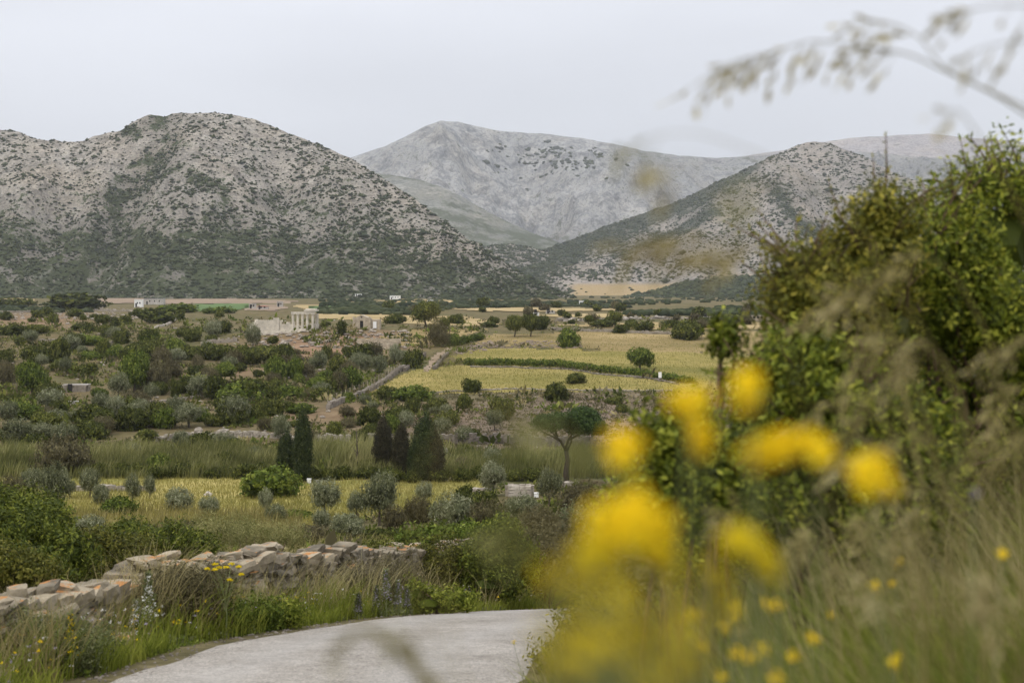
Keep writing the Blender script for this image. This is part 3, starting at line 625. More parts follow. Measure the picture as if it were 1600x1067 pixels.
TREES = [
    ('shrub', 120, 474, 88, 24, 'dark sprawling evergreen thicket on the ridge left of the white farmhouse'), ('shrub', 22, 475, 58, 14, "low dark thicket at the left edge of the plain's brow"),
    ('shrub', 75, 489, 18, 13, None), ('shrub', 82, 499, 19, 14, None),
    ('shrub', 117, 490, 25, 12, None), ('shrub', 130, 497, 12, 9, None),
    ('green', 278, 483, 58, 13, 'long clipped green thicket right of the white farmhouse'), ('shrub', 235, 491, 50, 14, None),
    ('shrub', 250, 497, 56, 18, 'dark thicket at the head of the pale field wall above the left slope'), ('green', 342, 486, 50, 9, None),
    ('shrub', 20, 517, 46, 15, None), ('shrub', 58, 516, 40, 12, None),
    ('shrub', 130, 513, 34, 11, None), ('shrub', 160, 500, 24, 12, None),
    ('shrub', 180, 507, 15, 9, None), ('shrub', 165, 515, 20, 12, None),
    ('green', 232, 529, 30, 14, None), ('shrub', 300, 526, 27, 20, None),
    ('shrub', 348, 513, 26, 18, None), ('shrub', 60, 555, 46, 28, None),
    ('shrub', 93, 548, 32, 36, 'tall dark shrub twin at the left end of the slope thickets'), ('green', 140, 532, 42, 16, None),
    ('shrub', 162, 545, 19, 24, None), ('green', 182, 551, 28, 20, None),
    ('green', 142, 556, 34, 14, None), ('shrub', 218, 553, 54, 28, None),
    ('shrub', 235, 543, 34, 26, None), ('shrub', 300, 552, 38, 22, None),
    ('shrub', 337, 552, 38, 24, None), ('dun', 365, 562, 30, 24, None),
    ('olive', 65, 571, 20, 17, None), ('olive', 103, 577, 18, 20, 'small round olive tree standing free on the strip of grass, left slope'),
    ('dun', 8, 585, 28, 34, 'grey rounded tree cut by the left edge above the ruined farmhouse'), ('greentree', 210, 590, 46, 50, 'fresh green broad tree in the middle of the left slope thickets'),
    ('dun', 243, 592, 40, 46, None), ('dun', 270, 582, 28, 28, None),
    ('dun', 310, 573, 20, 28, None), ('green', 352, 578, 34, 22, None),
    ('greentree', 50, 600, 44, 42, 'dark green tree just left of the ruined farmhouse'), ('olive', 186, 613, 32, 32, 'silver round olive tree right of the ruined farmhouse'),
    ('olive', 236, 620, 23, 23, 'small silver olive beside the red earth patch'), ('olivebush', 158, 632, 28, 22, None),
    ('olivebush', 183, 632, 20, 14, None), ('shrub', 275, 610, 17, 26, None),
    ('shrub', 295, 603, 30, 26, None), ('shrub', 337, 607, 38, 34, None),
    ('green', 378, 614, 62, 32, None), ('green', 38, 643, 62, 26, None),
    ('shrub', 72, 660, 48, 30, None), ('shrub', 150, 655, 64, 36, None),
    ('olive', 180, 648, 28, 32, None), ('olive', 218, 652, 42, 30, None),
    ('olivebush', 250, 655, 28, 24, None), ('olivebush', 275, 640, 30, 26, None),
    ('olive', 295, 655, 44, 28, None), ('shrub', 363, 648, 46, 34, 'large dark dome shrub on the lower left slope above the reeds'),
    ('shrub', 398, 648, 28, 26, None), ('olive', 12, 652, 30, 28, None),
    ('olive', 27, 685, 44, 36, 'silver olive tree at the left edge above the reed belt'), ('olivebush', 100, 682, 36, 24, None),
    ('shrub', 140, 675, 54, 28, None), ('dun', 160, 668, 36, 26, None),
    ('shrub', 228, 682, 34, 18, None), ('olivebush', 285, 692, 32, 22, None),
    ('olivebush', 350, 692, 36, 20, None), ('shrub', 315, 690, 40, 24, None),
    ('olive', 395, 533, 24, 30, 'round dark olive tree on the slope just left of the temple foot'), ('shrub', 426, 533, 17, 11, None),
    ('shrub', 534, 514, 14, 22, 'upright dark bush between the temple and the chapel'), ('tree', 666, 497, 42, 34, 'big round dark tree with a bare trunk right of the chapel'),
    ('shrub', 616, 500, 30, 14, 'dark low tree clump between the chapel and the big round tree'), ('shrub', 712, 500, 28, 14, 'dark clump just right of the big round tree'),
    ('dun', 685, 525, 36, 34, 'brownish round tree at the top of the dirt path'), ('green', 707, 533, 24, 18, 'first bush of the short hedge beside the brownish tree'),
    ('shrub', 510, 508, 13, 7, None), ('shrub', 565, 553, 40, 28, 'largest dark bush below the stone terraces'),
    ('dun', 585, 553, 26, 28, None), ('olive', 617, 560, 19, 26, 'small olive tree with visible trunk right of the stone terraces'),
    ('shrub', 646, 562, 26, 29, 'dark upright bush at the left side of the dirt path'), ('shrub', 511, 553, 19, 20, None),
    ('olivebush', 502, 565, 22, 22, None), ('shrub', 527, 570, 28, 24, None),
    ('olivebush', 552, 572, 16, 18, None), ('olivebush', 570, 570, 20, 18, None),
    ('olivebush', 592, 573, 26, 22, None), ('shrub', 378, 557, 34, 28, None),
    ('shrub', 412, 557, 52, 26, None), ('shrub', 442, 553, 32, 26, None),
    ('green', 432, 576, 36, 34, None), ('green', 460, 577, 26, 30, None),
    ('green', 505, 590, 32, 18, None), ('green', 495, 600, 32, 20, None),
    ('shrub', 432, 605, 26, 20, None), ('green', 455, 613, 40, 18, 'fresh green low bush in the thicket above the fence'),
    ('dun', 530, 600, 28, 30, None), ('green', 545, 592, 40, 34, 'fresh green dome bush above the end of the fence'),
    ('shrub', 388, 612, 58, 34, None), ('shrub', 608, 615, 32, 20, None),
    ('green', 645, 615, 62, 24, 'wide low green bush at the lower edge of the meadow'), ('shrub', 645, 637, 24, 24, None),
    ('shrub', 683, 633, 28, 18, None), ('shrub', 425, 637, 40, 28, None),
    ('shrub', 398, 648, 26, 22, None), ('shrub', 577, 652, 34, 28, None),
    ('shrub', 620, 650, 42, 24, None), ('greentree', 612, 670, 26, 26, None),
    ('shrub', 697, 655, 38, 22, None), ('olivebush', 692, 670, 28, 20, None),
    ('shrub', 525, 676, 24, 26, None), ('olivebush', 440, 672, 28, 28, None),
    ('green', 470, 640, 46, 16, None), ('tree', 804, 514, 26, 28, 'left one of two flat-headed trees standing together on the stubble'),
    ('tree', 829, 514, 26, 28, 'right one of two flat-headed trees standing together on the stubble'), ('shrub', 844, 508, 24, 18, None),
    ('green', 888, 529, 34, 28, 'bright green bush at the end of the brown rubble bank'), ('greentree', 1000, 567, 40, 28, 'round green tree standing alone in the middle of the meadows'),
    ('shrub', 900, 592, 30, 16, 'small dark bush lying on the lower meadow'), ('shrub', 870, 614, 38, 26, 'grey-green bush at the lower edge of the meadow right of the path'),
    ('shrub', 960, 627, 24, 12, None), ('shrub', 785, 640, 34, 34, 'dark bush on the brown scrub slope with a small olive below it'),
    ('olive', 773, 662, 26, 24, None), ('shrub', 737, 604, 28, 20, None),
    ('shrub', 725, 628, 24, 22, None), ('shrub', 1072, 518, 46, 28, 'large dark round bush on the stubble beyond the meadows'),
    ('shrub', 1007, 511, 28, 14, None), ('shrub', 970, 515, 26, 13, None),
    ('shrub', 941, 508, 36, 11, None), ('tree', 920, 503, 15, 12, None),
    ('shrub', 985, 509, 22, 12, None), ('shrub', 1050, 508, 36, 10, None),
    ('shrub', 1110, 507, 30, 12, None), ('shrub', 1140, 500, 50, 12, None),
    ('shrub', 765, 509, 28, 8, None), ('shrub', 772, 502, 16, 11, None),
    ('dun', 100, 717, 84, 56, 'huge grey-green olive thicket rising out of the reed belt at the left'), ('green', 424, 755, 88, 46, 'broad bright green bush at the foot of the cypress pair'),
    ('olive', 140, 764, 30, 36, None), ('olive', 109, 768, 18, 22, None),
    ('olivebush', 159, 777, 26, 26, None), ('olive', 207, 773, 24, 36, 'slender olive in the hay field left of the thin one'),
    ('olive', 234, 766, 17, 30, 'thin upright olive alone in the hay field'), ('green', 186, 791, 54, 26, 'green bush in the hay field under the slender olive'),
    ('olivebush', 280, 786, 46, 30, "grey olive bush in front of the hay field's bare patch"), ('olivebush', 326, 795, 30, 24, "smaller round olive bush right of the hay field's bare patch"),
    ('olive', 88, 772, 44, 56, 'tall olive with dark limbs at the left end of the hay field'), ('dun', 15, 768, 42, 38, 'grey bush cut by the left edge beside the hay field'),
    ('olive', 52, 762, 40, 34, None), ('olive', 415, 790, 22, 30, None),
    ('olivebush', 432, 808, 34, 24, None), ('olive', 509, 788, 44, 46, None),
    ('green', 465, 805, 46, 16, None), ('olive', 557, 795, 30, 32, None),
    ('olive', 593, 791, 52, 62, "largest olive tree with a dark leaning trunk at the hay field's near edge"), ('olivebush', 502, 815, 30, 24, None),
    ('olivebush', 545, 826, 60, 30, None), ('dun', 617, 812, 38, 36, None),
    ('olive', 662, 776, 26, 26, None), ('dun', 652, 800, 42, 38, None),
    ('olivebush', 705, 806, 60, 44, None), ('shrub', 725, 776, 30, 30, None),
    ('shrub', 755, 782, 42, 28, None), ('olive', 770, 757, 40, 40, 'leaning olive between the two roofless stone huts'),
    ('dun', 765, 808, 54, 42, None), ('olivebush', 815, 800, 50, 34, None),
    ('olive', 858, 770, 38, 44, "olive tree in front of the umbrella pine's trunk"), ('dun', 905, 782, 62, 46, 'purplish leafless bush right of the pine trunk'),
    ('dun', 840, 815, 60, 40, None), ('olivebush', 900, 820, 60, 40, None),
    ('dun', 960, 790, 60, 44, None), ('shrub', 1000, 750, 60, 40, None),
    ('shrub', 1010, 700, 50, 36, None), ('dun', 480, 838, 60, 26, None),
    ('shrub', 600, 838, 60, 22, None), ('green', 660, 838, 60, 20, None),
    ('shrub', 420, 838, 50, 20, None), ('dun', 360, 842, 70, 30, None),
    ('dun', 290, 835, 80, 32, None), ('dun', 220, 838, 70, 28, None),
    ('olivebush', 140, 828, 50, 28, None), ('shrub', 70, 800, 60, 34, None),
    ('shrub', 20, 800, 60, 36, None),
]
KW = {'shrub': 'dark green rounded shrub', 'green': 'fresh green rounded shrub', 'dun': 'grey brown twiggy shrub', 'olivebush': 'silvery grey-green shrub', 'olive': 'silvery olive tree with a short trunk', 'tree': 'dark round tree', 'greentree': 'green broad tree'}
def zone(px, cy):
    if cy < 512 and px > 730: return 'on the far stubble fields beyond the meadows'
    if cy < 535: return 'on the high ground left of the temple' if px < 390 else 'around the temple and the chapel'
    if cy < 600: return 'on the upper left slope' if px < 390 else 'on the slope below the temple'
    if cy < 705: return 'on the lower left slope above the reed belt' if px < 410 else 'on the terraced slope below the meadow'
    if cy < 835 and px < 400: return 'in the left part of the hay field'
    if cy < 835 and px < 740: return 'along the near edge of the hay field'
    if px >= 740: return 'in the grey scrub around the stone huts'
    return 'in the dip behind the roadside wall'
LAND = [(216, 477, 'the white farmhouse'), (300, 484, 'the clipped thicket beside the farmhouse'), (120, 474, 'the dark ridge thicket'), (262, 507, 'the thin pale wall'), (395, 533, 'the olive at the temple foot'),
        (425, 512, 'the ruined temple wall'), (476, 505, 'the temple columns'), (565, 505, 'the chapel'), (540, 492, 'the flat-topped tree'), (586, 540, 'the stone terraces'), (666, 497, 'the big round tree'), (685, 525, 'the brownish tree'), (672, 562, 'the dirt path'),
        (817, 514, 'the two flat-headed trees'), (888, 529, 'the bright green bush'), (1000, 567, 'the lone meadow tree'), (1072, 518, 'the large dark far bush'), (900, 592, 'the lower meadow bush'), (870, 614, 'the meadow edge bush'),
        (103, 577, 'the small round olive'), (60, 555, 'the dark double shrub'), (210, 590, 'the broad fresh green tree'), (117, 608, 'the old stone farmhouse'), (186, 613, 'the silver round olive'), (275, 552, 'the whitish boulder'), (345, 538, 'the pale broken wall'),
        (325, 605, 'the end of the red earth'), (363, 648, 'the large dome shrub'), (27, 685, 'the left edge olive'), (230, 632, 'the red earth terrace'), (470, 575, 'the slope thickets'), (560, 618, 'the climbing wire fence'), (645, 615, 'the wide low green bush'),
        (100, 717, 'the huge olive thicket'), (471, 690, 'the tall cypress'), (664, 690, 'the broad dark cypress'), (885, 660, 'the umbrella pine'), (785, 640, 'the bush on brown scrub'), (697, 710, 'the tall pale boulder'), (424, 755, 'the bright round bush'),
        (207, 773, 'the slender field olive'), (88, 772, 'the tall dark-limbed olive'), (300, 790, 'the bare field patch'), (593, 791, 'the largest olive'), (752, 770, 'the pale roofless hut'), (812, 768, 'the tan roofless hut'), (560, 465, 'the flat white building'), (617, 463, 'the white hillside house'), (410, 480, 'the far farm'), (909, 474, 'the white two-storey house'), (1110, 498, 'the long cream building'), (15, 768, 'the left field corner'), (150, 655, 'the lower thicket'), (50, 600, 'the farmhouse tree'), (960, 521, 'the far rubble wall')]
USED = set()
def autolabel(kind, px, cy, w_):
    d = sorted(LAND, key=lambda q: (q[0]-px)**2+4*(q[1]-cy)**2); size = 'small ' if w_ < 24 else ('big ' if w_ > 42 else '')
    def rel(q):
        dx, dy = px-q[0], (cy-q[1])*2
        if abs(dx) > abs(dy)*1.6: a = 'left of' if dx < 0 else 'right of'
        elif abs(dy) > abs(dx)*1.6: a = 'beyond' if dy < 0 else 'in front of'
        else: a = ('beyond and left of' if dx < 0 else 'beyond and right of') if dy < 0 else ('before and left of' if dx < 0 else 'before and right of')
        r_ = math.hypot(dx, dy); return ('just ' if r_ < 34 else '')+a+' '+q[2]
    base = {'shrub': 'dark green shrub', 'green': 'fresh green shrub', 'dun': 'grey-brown shrub', 'olivebush': 'silvery shrub', 'olive': 'silvery olive tree', 'tree': 'dark round tree', 'greentree': 'green tree'}[kind]
    c_ = [size+base+' '+rel(d[0]), size+base+' '+rel(d[1]), size+base+' between '+d[0][2]+' and '+d[1][2], size+base+' '+rel(d[2]), size+base+' between '+d[0][2]+' and '+d[2][2], size+base+' between '+d[1][2]+' and '+d[2][2], size+base+' '+rel(d[3])]
    for q in c_:
        if q not in USED and len(q.split()) <= 16: USED.add(q); return q
    return None
for kind, px, cy, w_, h_, lab in TREES:
    zn = zone(px, cy)
    put(kind, px, cy, w_, h_, lab or autolabel(kind, px, cy, w_) or KW[kind]+' '+zn, None if lab else KW[kind]+'s '+zn)
# more of the same between them
def fill(n, box, kinds, wr, avoid=(), minsep=.8):
    c = 0; tries = 0
    while c < n and tries < n*30:
        tries += 1
        px = R.uniform(box[0], box[1]); cy = R.uniform(box[2], box[3])
        if any(inpoly(pl, np.array(px), np.array(cy+5)) for pl in avoid): continue
        w_ = R.uniform(*wr)*(.55+.45*(cy-470)/200); x, y, z = hit(px, cy)
        s = w_/2*y/F
        if any((x-a)**2+(y-b)**2 < ((s+q)*minsep)**2 for a, b, q in PLACED): continue
        kind = kinds[int(R.integers(len(kinds)))]; zn = zone(px, cy)
        put(kind, px, cy, w_, w_*R.uniform(.5, .8), autolabel(kind, px, cy, w_) or KW[kind]+' '+zn, KW[kind]+'s '+zn); c += 1
AV = [HAY, MEAD, MEAD2, DRY, PATH, [(380, 480), (620, 480), (620, 532), (380, 532)]]
fill(38, (0, 400, 515, 600), ['shrub', 'shrub', 'green', 'olivebush', 'dun'], (22, 44), AV, .5)
fill(34, (0, 400, 600, 700), ['shrub', 'green', 'olivebush', 'shrub', 'dun'], (26, 50), AV, .5)
fill(36, (380, 640, 548, 625), ['shrub', 'green', 'dun', 'olivebush'], (18, 36), AV, .5)
fill(26, (400, 760, 625, 715), ['shrub', 'dun', 'shrub', 'olivebush'], (16, 30), AV, .7)
fill(6, (760, 1080, 615, 650), ['shrub', 'dun'], (14, 22), AV, 1.2)
# points on the hills nearest to a place in the view
def hillpoint(px, py):
    best = None
    for V_, nt__, _ in HILLS[:3]:
        a, b = topix(V_[:nt__]); dd = (a-px)**2+(b-py)**2; i = np.unravel_index(np.argmin(dd), dd.shape)
        if dd[i] < 30 and (best is None or V_[i][1] < best[1]): best = V_[i]
    g = hit(px, py, 60)
    if best is not None and best[1] < g[1]+1: return tuple(float(q) for q in best)
    return g
# trees on the far plain, a few pixels each
fill(16, (0, 370, 488, 504), ['shrub'], (16, 34), [], .6)
fill(38, (592, 1220, 474, 508), ['shrub', 'shrub', 'dun'], (16, 36), [], .5)
# the low hedges
def hedge(pts, w_, h_, label, n):
    pts = np.array(pts, float); t = np.linspace(0, 1, n)*(len(pts)-1); L = []
    x0, y0, z0 = hit(*pts[0])
    for v in t:
        px = np.interp(v, np.arange(len(pts)), pts[:, 0]); py = np.interp(v, np.arange(len(pts)), pts[:, 1])
        x, y, z = hit(px, py); k = y/F; r = w_*k*R.uniform(.7, 1.2)
        L.append((x-x0, y-y0, z-z0+h_*k*.45, r, r, h_*k*.55*R.uniform(.75, 1.1)))
    tag(link('hedge', crown(L, n*90, 4, .32, .3, M['green'], .6, name='hedge'), None, (x0, y0, z0)), label, 'hedge')
hedge([(730, 571), (800, 571), (880, 574), (930, 581), (1000, 588), (1082, 600)], 7, 10, 'long dark green hedge between the two meadows', 56)
hedge([(716, 540), (735, 535), (750, 532)], 6, 11, 'short clipped hedge running right of the dirt path', 9)
for a, b, n_ in ((150, 400, 12), (480, 640, 7), (690, 830, 6), (0, 80, 4)):
    for px in np.linspace(a, b, n_): put('shrub', px+R.uniform(-6, 6), 738+R.uniform(-3, 3)+(px > 450)*5, R.uniform(22, 40), R.uniform(14, 22), autolabel('shrub', px, 738, 30) or 'low dark green shrub at the foot of the reed belt', 'low dark shrubs at the foot of the reed belt')
# cypresses
def cypress(px, base, w_, h_, label, m=None, lobes=15, narrow=1.):
    m = m or M['cypress']; x, y, z = hit(px, base); r = w_/2*y/F; h = h_*y/F; L = []
    for i in range(lobes):
        f = i/(lobes-1); rr_ = r*(np.interp(f, [0, .12, .35, .6, .8, .92, 1], [.62, .92, 1.06, 1.0, .76, .44, .14]))*R.uniform(.93, 1.05)
        L.append((R.uniform(-.06, .06)*r, R.uniform(-.06, .06)*r, h*(.06+f*.86), rr_*.95, rr_*.95, h*.085))
    e = link('cypress_tree', None, None, (x, y, z)); tag(e, label, 'tree')
    link('crown', crown(L, 3600, 5, .2, .35, m, .35, up=2.2, name='crown', spread=.4), e)
    mb = MB(); mb.tube([(0, 0, -.4), (0, 0, h*.15), (0, 0, h*.8)], [.16, .14, .05], 6); link('trunk', mb.mesh('trunk', M['bark'], True), e)
cypress(473, 753, 29, 116, 'tallest dark green cypress of the pair beside the hay field')
cypress(447, 748, 25, 74, 'shorter dark cypress on the left of the taller one')
cypress(599, 742, 30, 92, 'thin brownish cypress standing in the reed belt', M['cypress_brown'])
cypress(627, 746, 26, 84, 'narrow dim cypress left of the broad dark one', M['cypress_brown'])
cypress(664, 754, 44, 112, 'broad dark cypress with several tips in the reed belt')
cypress(677, 754, 34, 84, 'lower right neighbour of the broad dark cypress', M['cypress_brown'])
cypress(653, 754, 30, 70, 'lower left neighbour of the broad dark cypress')
# bare pole-like dead tree
x, y, z = hit(557, 742); mb = MB(); mb.tube([(0, 0, -.3), (.1, 0, 2.2), (0, 0, 4.6)], [.12, .08, .03], 5)
for i in range(9):
    a = R.uniform(0, 6.28); hz = R.uniform(1.4, 4); mb.tube([(.05, 0, hz), (math.cos(a)*.5, math.sin(a)*.5, hz+.8)], [.035, .01], 4)
tag(link('dead_tree', mb.mesh('dead_tree', M['bark'], True), None, (x, y, z)), 'leafless grey tree among the reeds right of the cypress pair', 'tree')
# umbrella pine
x, y, z = hit(885, 757); k = y/F
e = link('umbrella_pine', None, None, (x, y, z)); tag(e, 'umbrella pine with forked trunk and two wide dark crowns', 'tree')
def pl(px, py, dy=0): return ((px-885)*k, dy, (757-py)*k)
mb = MB()
mb.tube([pl(886, 762), pl(884, 740), pl(887, 720), pl(884, 700, .2)], [.34, .26, .23, .2], 8)
for a_ in ([(884, 704), (876, 690), (862, 676), (848, 668)], [(884, 702), (888, 688), (896, 676), (905, 668)], [(886, 706), (893, 692), (893, 680), (888, 668)], [(876, 690), (866, 684), (850, 677), (836, 668)], [(888, 688), (905, 680), (925, 672)], [(870, 684), (868, 672), (866, 664)]):
    mb.tube([pl(q[0], q[1], R.uniform(-.5, .9)*(i/3)) for i, q in enumerate(a_)], np.linspace(.15, .04, len(a_)), 6)
link('trunk', mb.mesh('trunk', M['pinebark'], True), e)
L = []
for (cx_, cy_, rx, rz) in ((852, 662, 22, 12), (838, 666, 14, 8), (872, 656, 24, 12), (866, 664, 26, 10), (850, 656, 12, 7)):
    for q in range(3): a = R.uniform(0, 6.28); px_, _, pz_ = pl(cx_+R.uniform(-5, 5), cy_+R.uniform(-3, 3)); L.append((px_, math.sin(a)*1.1, pz_, rx*k*.75, rx*k*.75, rz*k*.8))
L2 = []
for (cx_, cy_, rx, rz) in ((916, 664, 30, 20), (900, 656, 24, 17), (932, 668, 20, 15), (910, 648, 22, 12), (926, 654, 18, 13), (896, 668, 20, 14)):
    for q in range(2): px_, _, pz_ = pl(cx_+R.uniform(-3, 3), cy_); L2.append((px_, R.uniform(-1, 1)*1.2, pz_, rx*k*.72, rx*k*.75, rz*k*.8))
link('crown', crown(L, 2200, 5, .22, .3, M['pine'], .35, up=.8, name='crown', core=False), e)
link('crown', crown(L2, 3600, 5, .22, .3, M['pine'], .4, up=.8, name='crown'), e)

# ------------------------------------------------------------------ grass, reeds and ground scrub (stuff)
def blades(root, h, wd, lean, tint, m, name, seg=2, label=None, wander=.25):
    """tapered bent blades, 2*seg-1 triangles' worth of faces each"""
    n = len(root); a = R.uniform(0, 2*np.pi, n); s = np.stack((np.cos(a), np.sin(a), a*0), 1)*wd[:, None]*.5
    ld = lean+R.normal(0, wander, (n, 3))*h[:, None]*np.array((1, 1, 0)); lv = []
    for i in range(seg+1):
        f = i/seg; p_ = root+np.array((0, 0, 1.))*(h*f*(1-.12*f))[:, None]+ld*f*f
        if i < seg: q = 1-f*.55; lv += [p_-s*q, p_+s*q]
        else: lv.append(p_)
    V = np.stack(lv, 1); k_ = 2*seg+1; b = np.arange(n)[:, None]*k_
    Q = [b+np.array((2*i, 2*i+1, 2*i+3, 2*i+2)) for i in range(seg-1)]
    T = b+np.array((2*seg-2, 2*seg-1, 2*seg))
    return tag(link(name, mesh(name, V.reshape(-1, 3), np.vstack(Q) if Q else None, T, m, np.repeat(np.clip(tint, 0, 1), k_))), label, kind='stuff')
def img_scatter(n, x0, x1, y0, y1, d0=12., poly=None, notin=()):
    """ground points spread evenly over a part of the view"""
    Dg = np.exp(np.linspace(math.log(d0), math.log(1600), 900)); pxs = np.linspace(x0, x1, 60)
    px = R.uniform(x0, x1, n); py = R.uniform(y0, y1, n)
    if poly is not None: k_ = inpoly(poly, px, py); px, py = px[k_], py[k_]
    for pl_ in notin: k_ = ~inpoly(pl_, px, py); px, py = px[k_], py[k_]
    D = np.empty(len(px)); bi = np.clip(((px-x0)/(x1-x0)*60).astype(int), 0, 59)
    for i in range(60):
        s_ = bi == i
        if not s_.any(): continue
        g = height((pxs[i]-CX)/F*Dg, Dg, True); row = HY-g/Dg*F
        row = np.minimum.accumulate(row); D[s_] = np.interp(-py[s_], -row, Dg)
    x = (px-CX)/F*D; return np.stack((x, D, height(x, D)), 1), px, py
# hay
p, px, py = img_scatter(42000, -30, 780, 738, 838, 60, HAY)
h = R.uniform(.25, .6, len(p)); tn = .15+.6*fbm(p[:, 0]/6, p[:, 1]/6, 3, 51)+R.normal(0, .12, len(p))
blades(p, h, h*0+.07, np.zeros_like(p), tn, M['hay'], 'hay', 1)
# meadow grass
p, px, py = img_scatter(36000, 560, 1240, 516, 622, 150)
k_ = inpoly(MEAD, px, py) | inpoly(MEAD2, px, py) | inpoly(DRY, px, py); p = p[k_]
h = R.uniform(.15, .4, len(p)); blades(p, h, h*0+.16, np.zeros_like(p), .1+.5*fbm(p[:, 0]/14, p[:, 1]/14, 3, 52)+R.normal(0, .14, len(p)), M['hay'], 'meadow_grass', 1)
# reeds
def reeds(box, n, hr, m, name, wd=.14, poly=None):
    p, px, py = img_scatter(n, *box, 60, poly)
    cl_ = fbm(p[:, 0]/3, p[:, 1]/3, 3, 61); h = R.uniform(*hr, len(p))*(.25+1.4*fbm(p[:, 0]/9, p[:, 1]/5, 4, 63))*(.6+.8*cl_)
    return blades(p, h, h*0+wd, np.stack((h*.12, h*0, h*0), 1), -.15+1.25*fbm(p[:, 0]/3.5+9, p[:, 1]/3.5, 3, 62)+R.normal(0, .14, len(p)), m, name, 2, None, .16)
reeds((0, 990, 712, 748), 34000, (.9, 2.5), M['reed'], 'reeds', .10)
reeds((60, 470, 800, 880), 9000, (.3, 1.1), M['dead'], 'tall_dry_grass', .05)
reeds((100, 420, 712, 735), 4000, (1.2, 2.8), M['reed'], 'reeds', .10)
for px, py, w_, k_ in ((130, 722, 34, 'shrub'), (205, 712, 30, 'olivebush'), (250, 726, 40, 'green'), (300, 708, 26, 'dun'), (352, 722, 34, 'shrub'), (398, 714, 26, 'olivebush'), (515, 728, 34, 'green'), (548, 720, 26, 'dun'), (575, 731, 30, 'shrub'), (722, 728, 30, 'dun'), (770, 722, 34, 'olivebush'), (815, 731, 30, 'green'), (40, 722, 40, 'green')): put(k_, px, py, w_, w_*.75, autolabel(k_, px, py, w_) or 'shrub growing among the reeds', 'shrubs among the reeds')
reeds((480, 640, 716, 742), 3500, (1.8, 3.8), M['reed'], 'reeds', .10)
reeds((-20, 60, 722, 742), 1500, (2, 3.5), M['reed'], 'reeds')
# dwarf shrubs and tussocks over the slopes
ALLF = [HAY, MEAD, MEAD2, DRY, PATH, [(175, 1100), (300, 1010), (450, 983), (600, 965), (750, 955), (905, 946), (1300, 940), (1300, 1100)]]
p, px, py = img_scatter(30000, -30, 1180, 498, 900, 40, None, ALLF)
de = fbm(p[:, 0]/11, p[:, 1]/11, 3, 71); k_ = (R.uniform(0, 1, len(p)) < sstep(.36, .6, de)) & ((px < 640) | (py < 600) | (py > 705) | (R.uniform(0, 1, len(p)) < .25)); p = p[k_]
s_ = R.lognormal(-.55, .4, len(p))*np.clip(p[:, 1]/160, .5, 1.6); 
k2 = R.uniform(0, 1, len(p))
def tufts(pts, size, m, name, per=12, leaf=.5):
    n = len(pts); d = unit(n*per).reshape(n, per, 3); d[..., 2] = np.abs(d[..., 2])
    c = pts[:, None]+d*size[:, None, None]*np.array((.8, .8, .45))*R.uniform(.1, 1, (n, per, 1))
    V, Q = leafquads(c.reshape(-1, 3), (d*.6+unit(n*per).reshape(n, per, 3)*.5+np.array((0, 0, .3))).reshape(-1, 3), (size[:, None]*leaf*R.uniform(.6, 1.2, (n, per))).ravel(), .6)
    tn = np.clip(R.normal(.45, .2, n)[:, None]+R.normal(0, .12, (n, per)), 0, 1).ravel().repeat(4)
    return tag(link(name, mesh(name, V, Q, None, m, tn)), kind='stuff')
tufts(p[k2 < .42], s_[k2 < .42]*1.1, M['shrub'], 'dwarf_shrubs', 16, .5)
tufts(p[(k2 >= .42) & (k2 < .68)], s_[(k2 >= .42) & (k2 < .68)], M['dun'], 'dwarf_shrubs', 16, .45)
tufts(p[(k2 >= .68) & (k2 < .86)], s_[(k2 >= .68) & (k2 < .86)]*.8, M['straw'], 'tussocks', 12, .5)
tufts(p[k2 >= .86], s_[k2 >= .86], M['green'], 'dwarf_shrubs', 14, .5)
p, px, py = img_scatter(5200, 640, 1180, 605, 720, 60, None, ALLF)
tufts(p, R.uniform(.25, .6, len(p)), M['dun'], 'dwarf_shrubs', 8, .6)
p, px, py = img_scatter(4200, -20, 1250, 465, 494, 300, None, [[(150, 464), (500, 464), (500, 492), (150, 492)]])
blobs('plain_scrub', p[fbm(p[:, 0]/60, p[:, 1]/60, 2, 8) > .5], R.uniform(1., 2.6, int((fbm(p[:, 0]/60, p[:, 1]/60, 2, 8) > .5).sum())), M['scrub'])

# ------------------------------------------------------------------ walls of field stone, far and middle distance
def far_wall(pts, h, label, thick=.6, size=.45, m=None, name='stone_wall', cat='wall'):
    mb = MB(); W = [hit(*q) for q in pts]; x0, y0, z0 = W[0]
    for (xa, ya, _), (xb, yb, _) in zip(W[:-1], W[1:]):
        L_ = math.hypot(xb-xa, yb-ya); n = max(1, int(L_/size)); ang = math.atan2(yb-ya, xb-xa)
        for i in range(n):
            f = (i+.5)/n; x = xa+(xb-xa)*f; y = ya+(yb-ya)*f; z = float(height(x, y))
            hh = h*R.uniform(.65, 1.1); nk = 2
            for k_ in range(nk):
                mb.box(-size*.5, size*.52, -thick/2, thick/2, -.3 if k_ == 0 else hh*k_/nk+.01, hh*(k_+1)/nk, ang+R.uniform(-.08, .08), (x-x0+R.uniform(-.05, .05), y-y0+R.uniform(-.08, .08), z-z0), size*.14)
    return tag(link(name, mb.mesh(name, m or M['stone_far']), None, (x0, y0, z0)), label, cat)
far_wall([(512, 640), (540, 628), (570, 618), (600, 600), (622, 582), (632, 577)], 1.0, 'pale field wall climbing beside the wire fence to the dirt path')
far_wall([(240, 516), (262, 507), (278, 496), (284, 489)], .55, 'thin pale field wall climbing to the dark thicket, upper left', m=M['boulder'], size=.4)
far_wall([(632, 582), (650, 568), (664, 556)], .8, 'low wall along the left edge of the dirt path')
far_wall([(700, 556), (688, 566), (678, 578)], .8, 'low wall along the right edge of the dirt path')
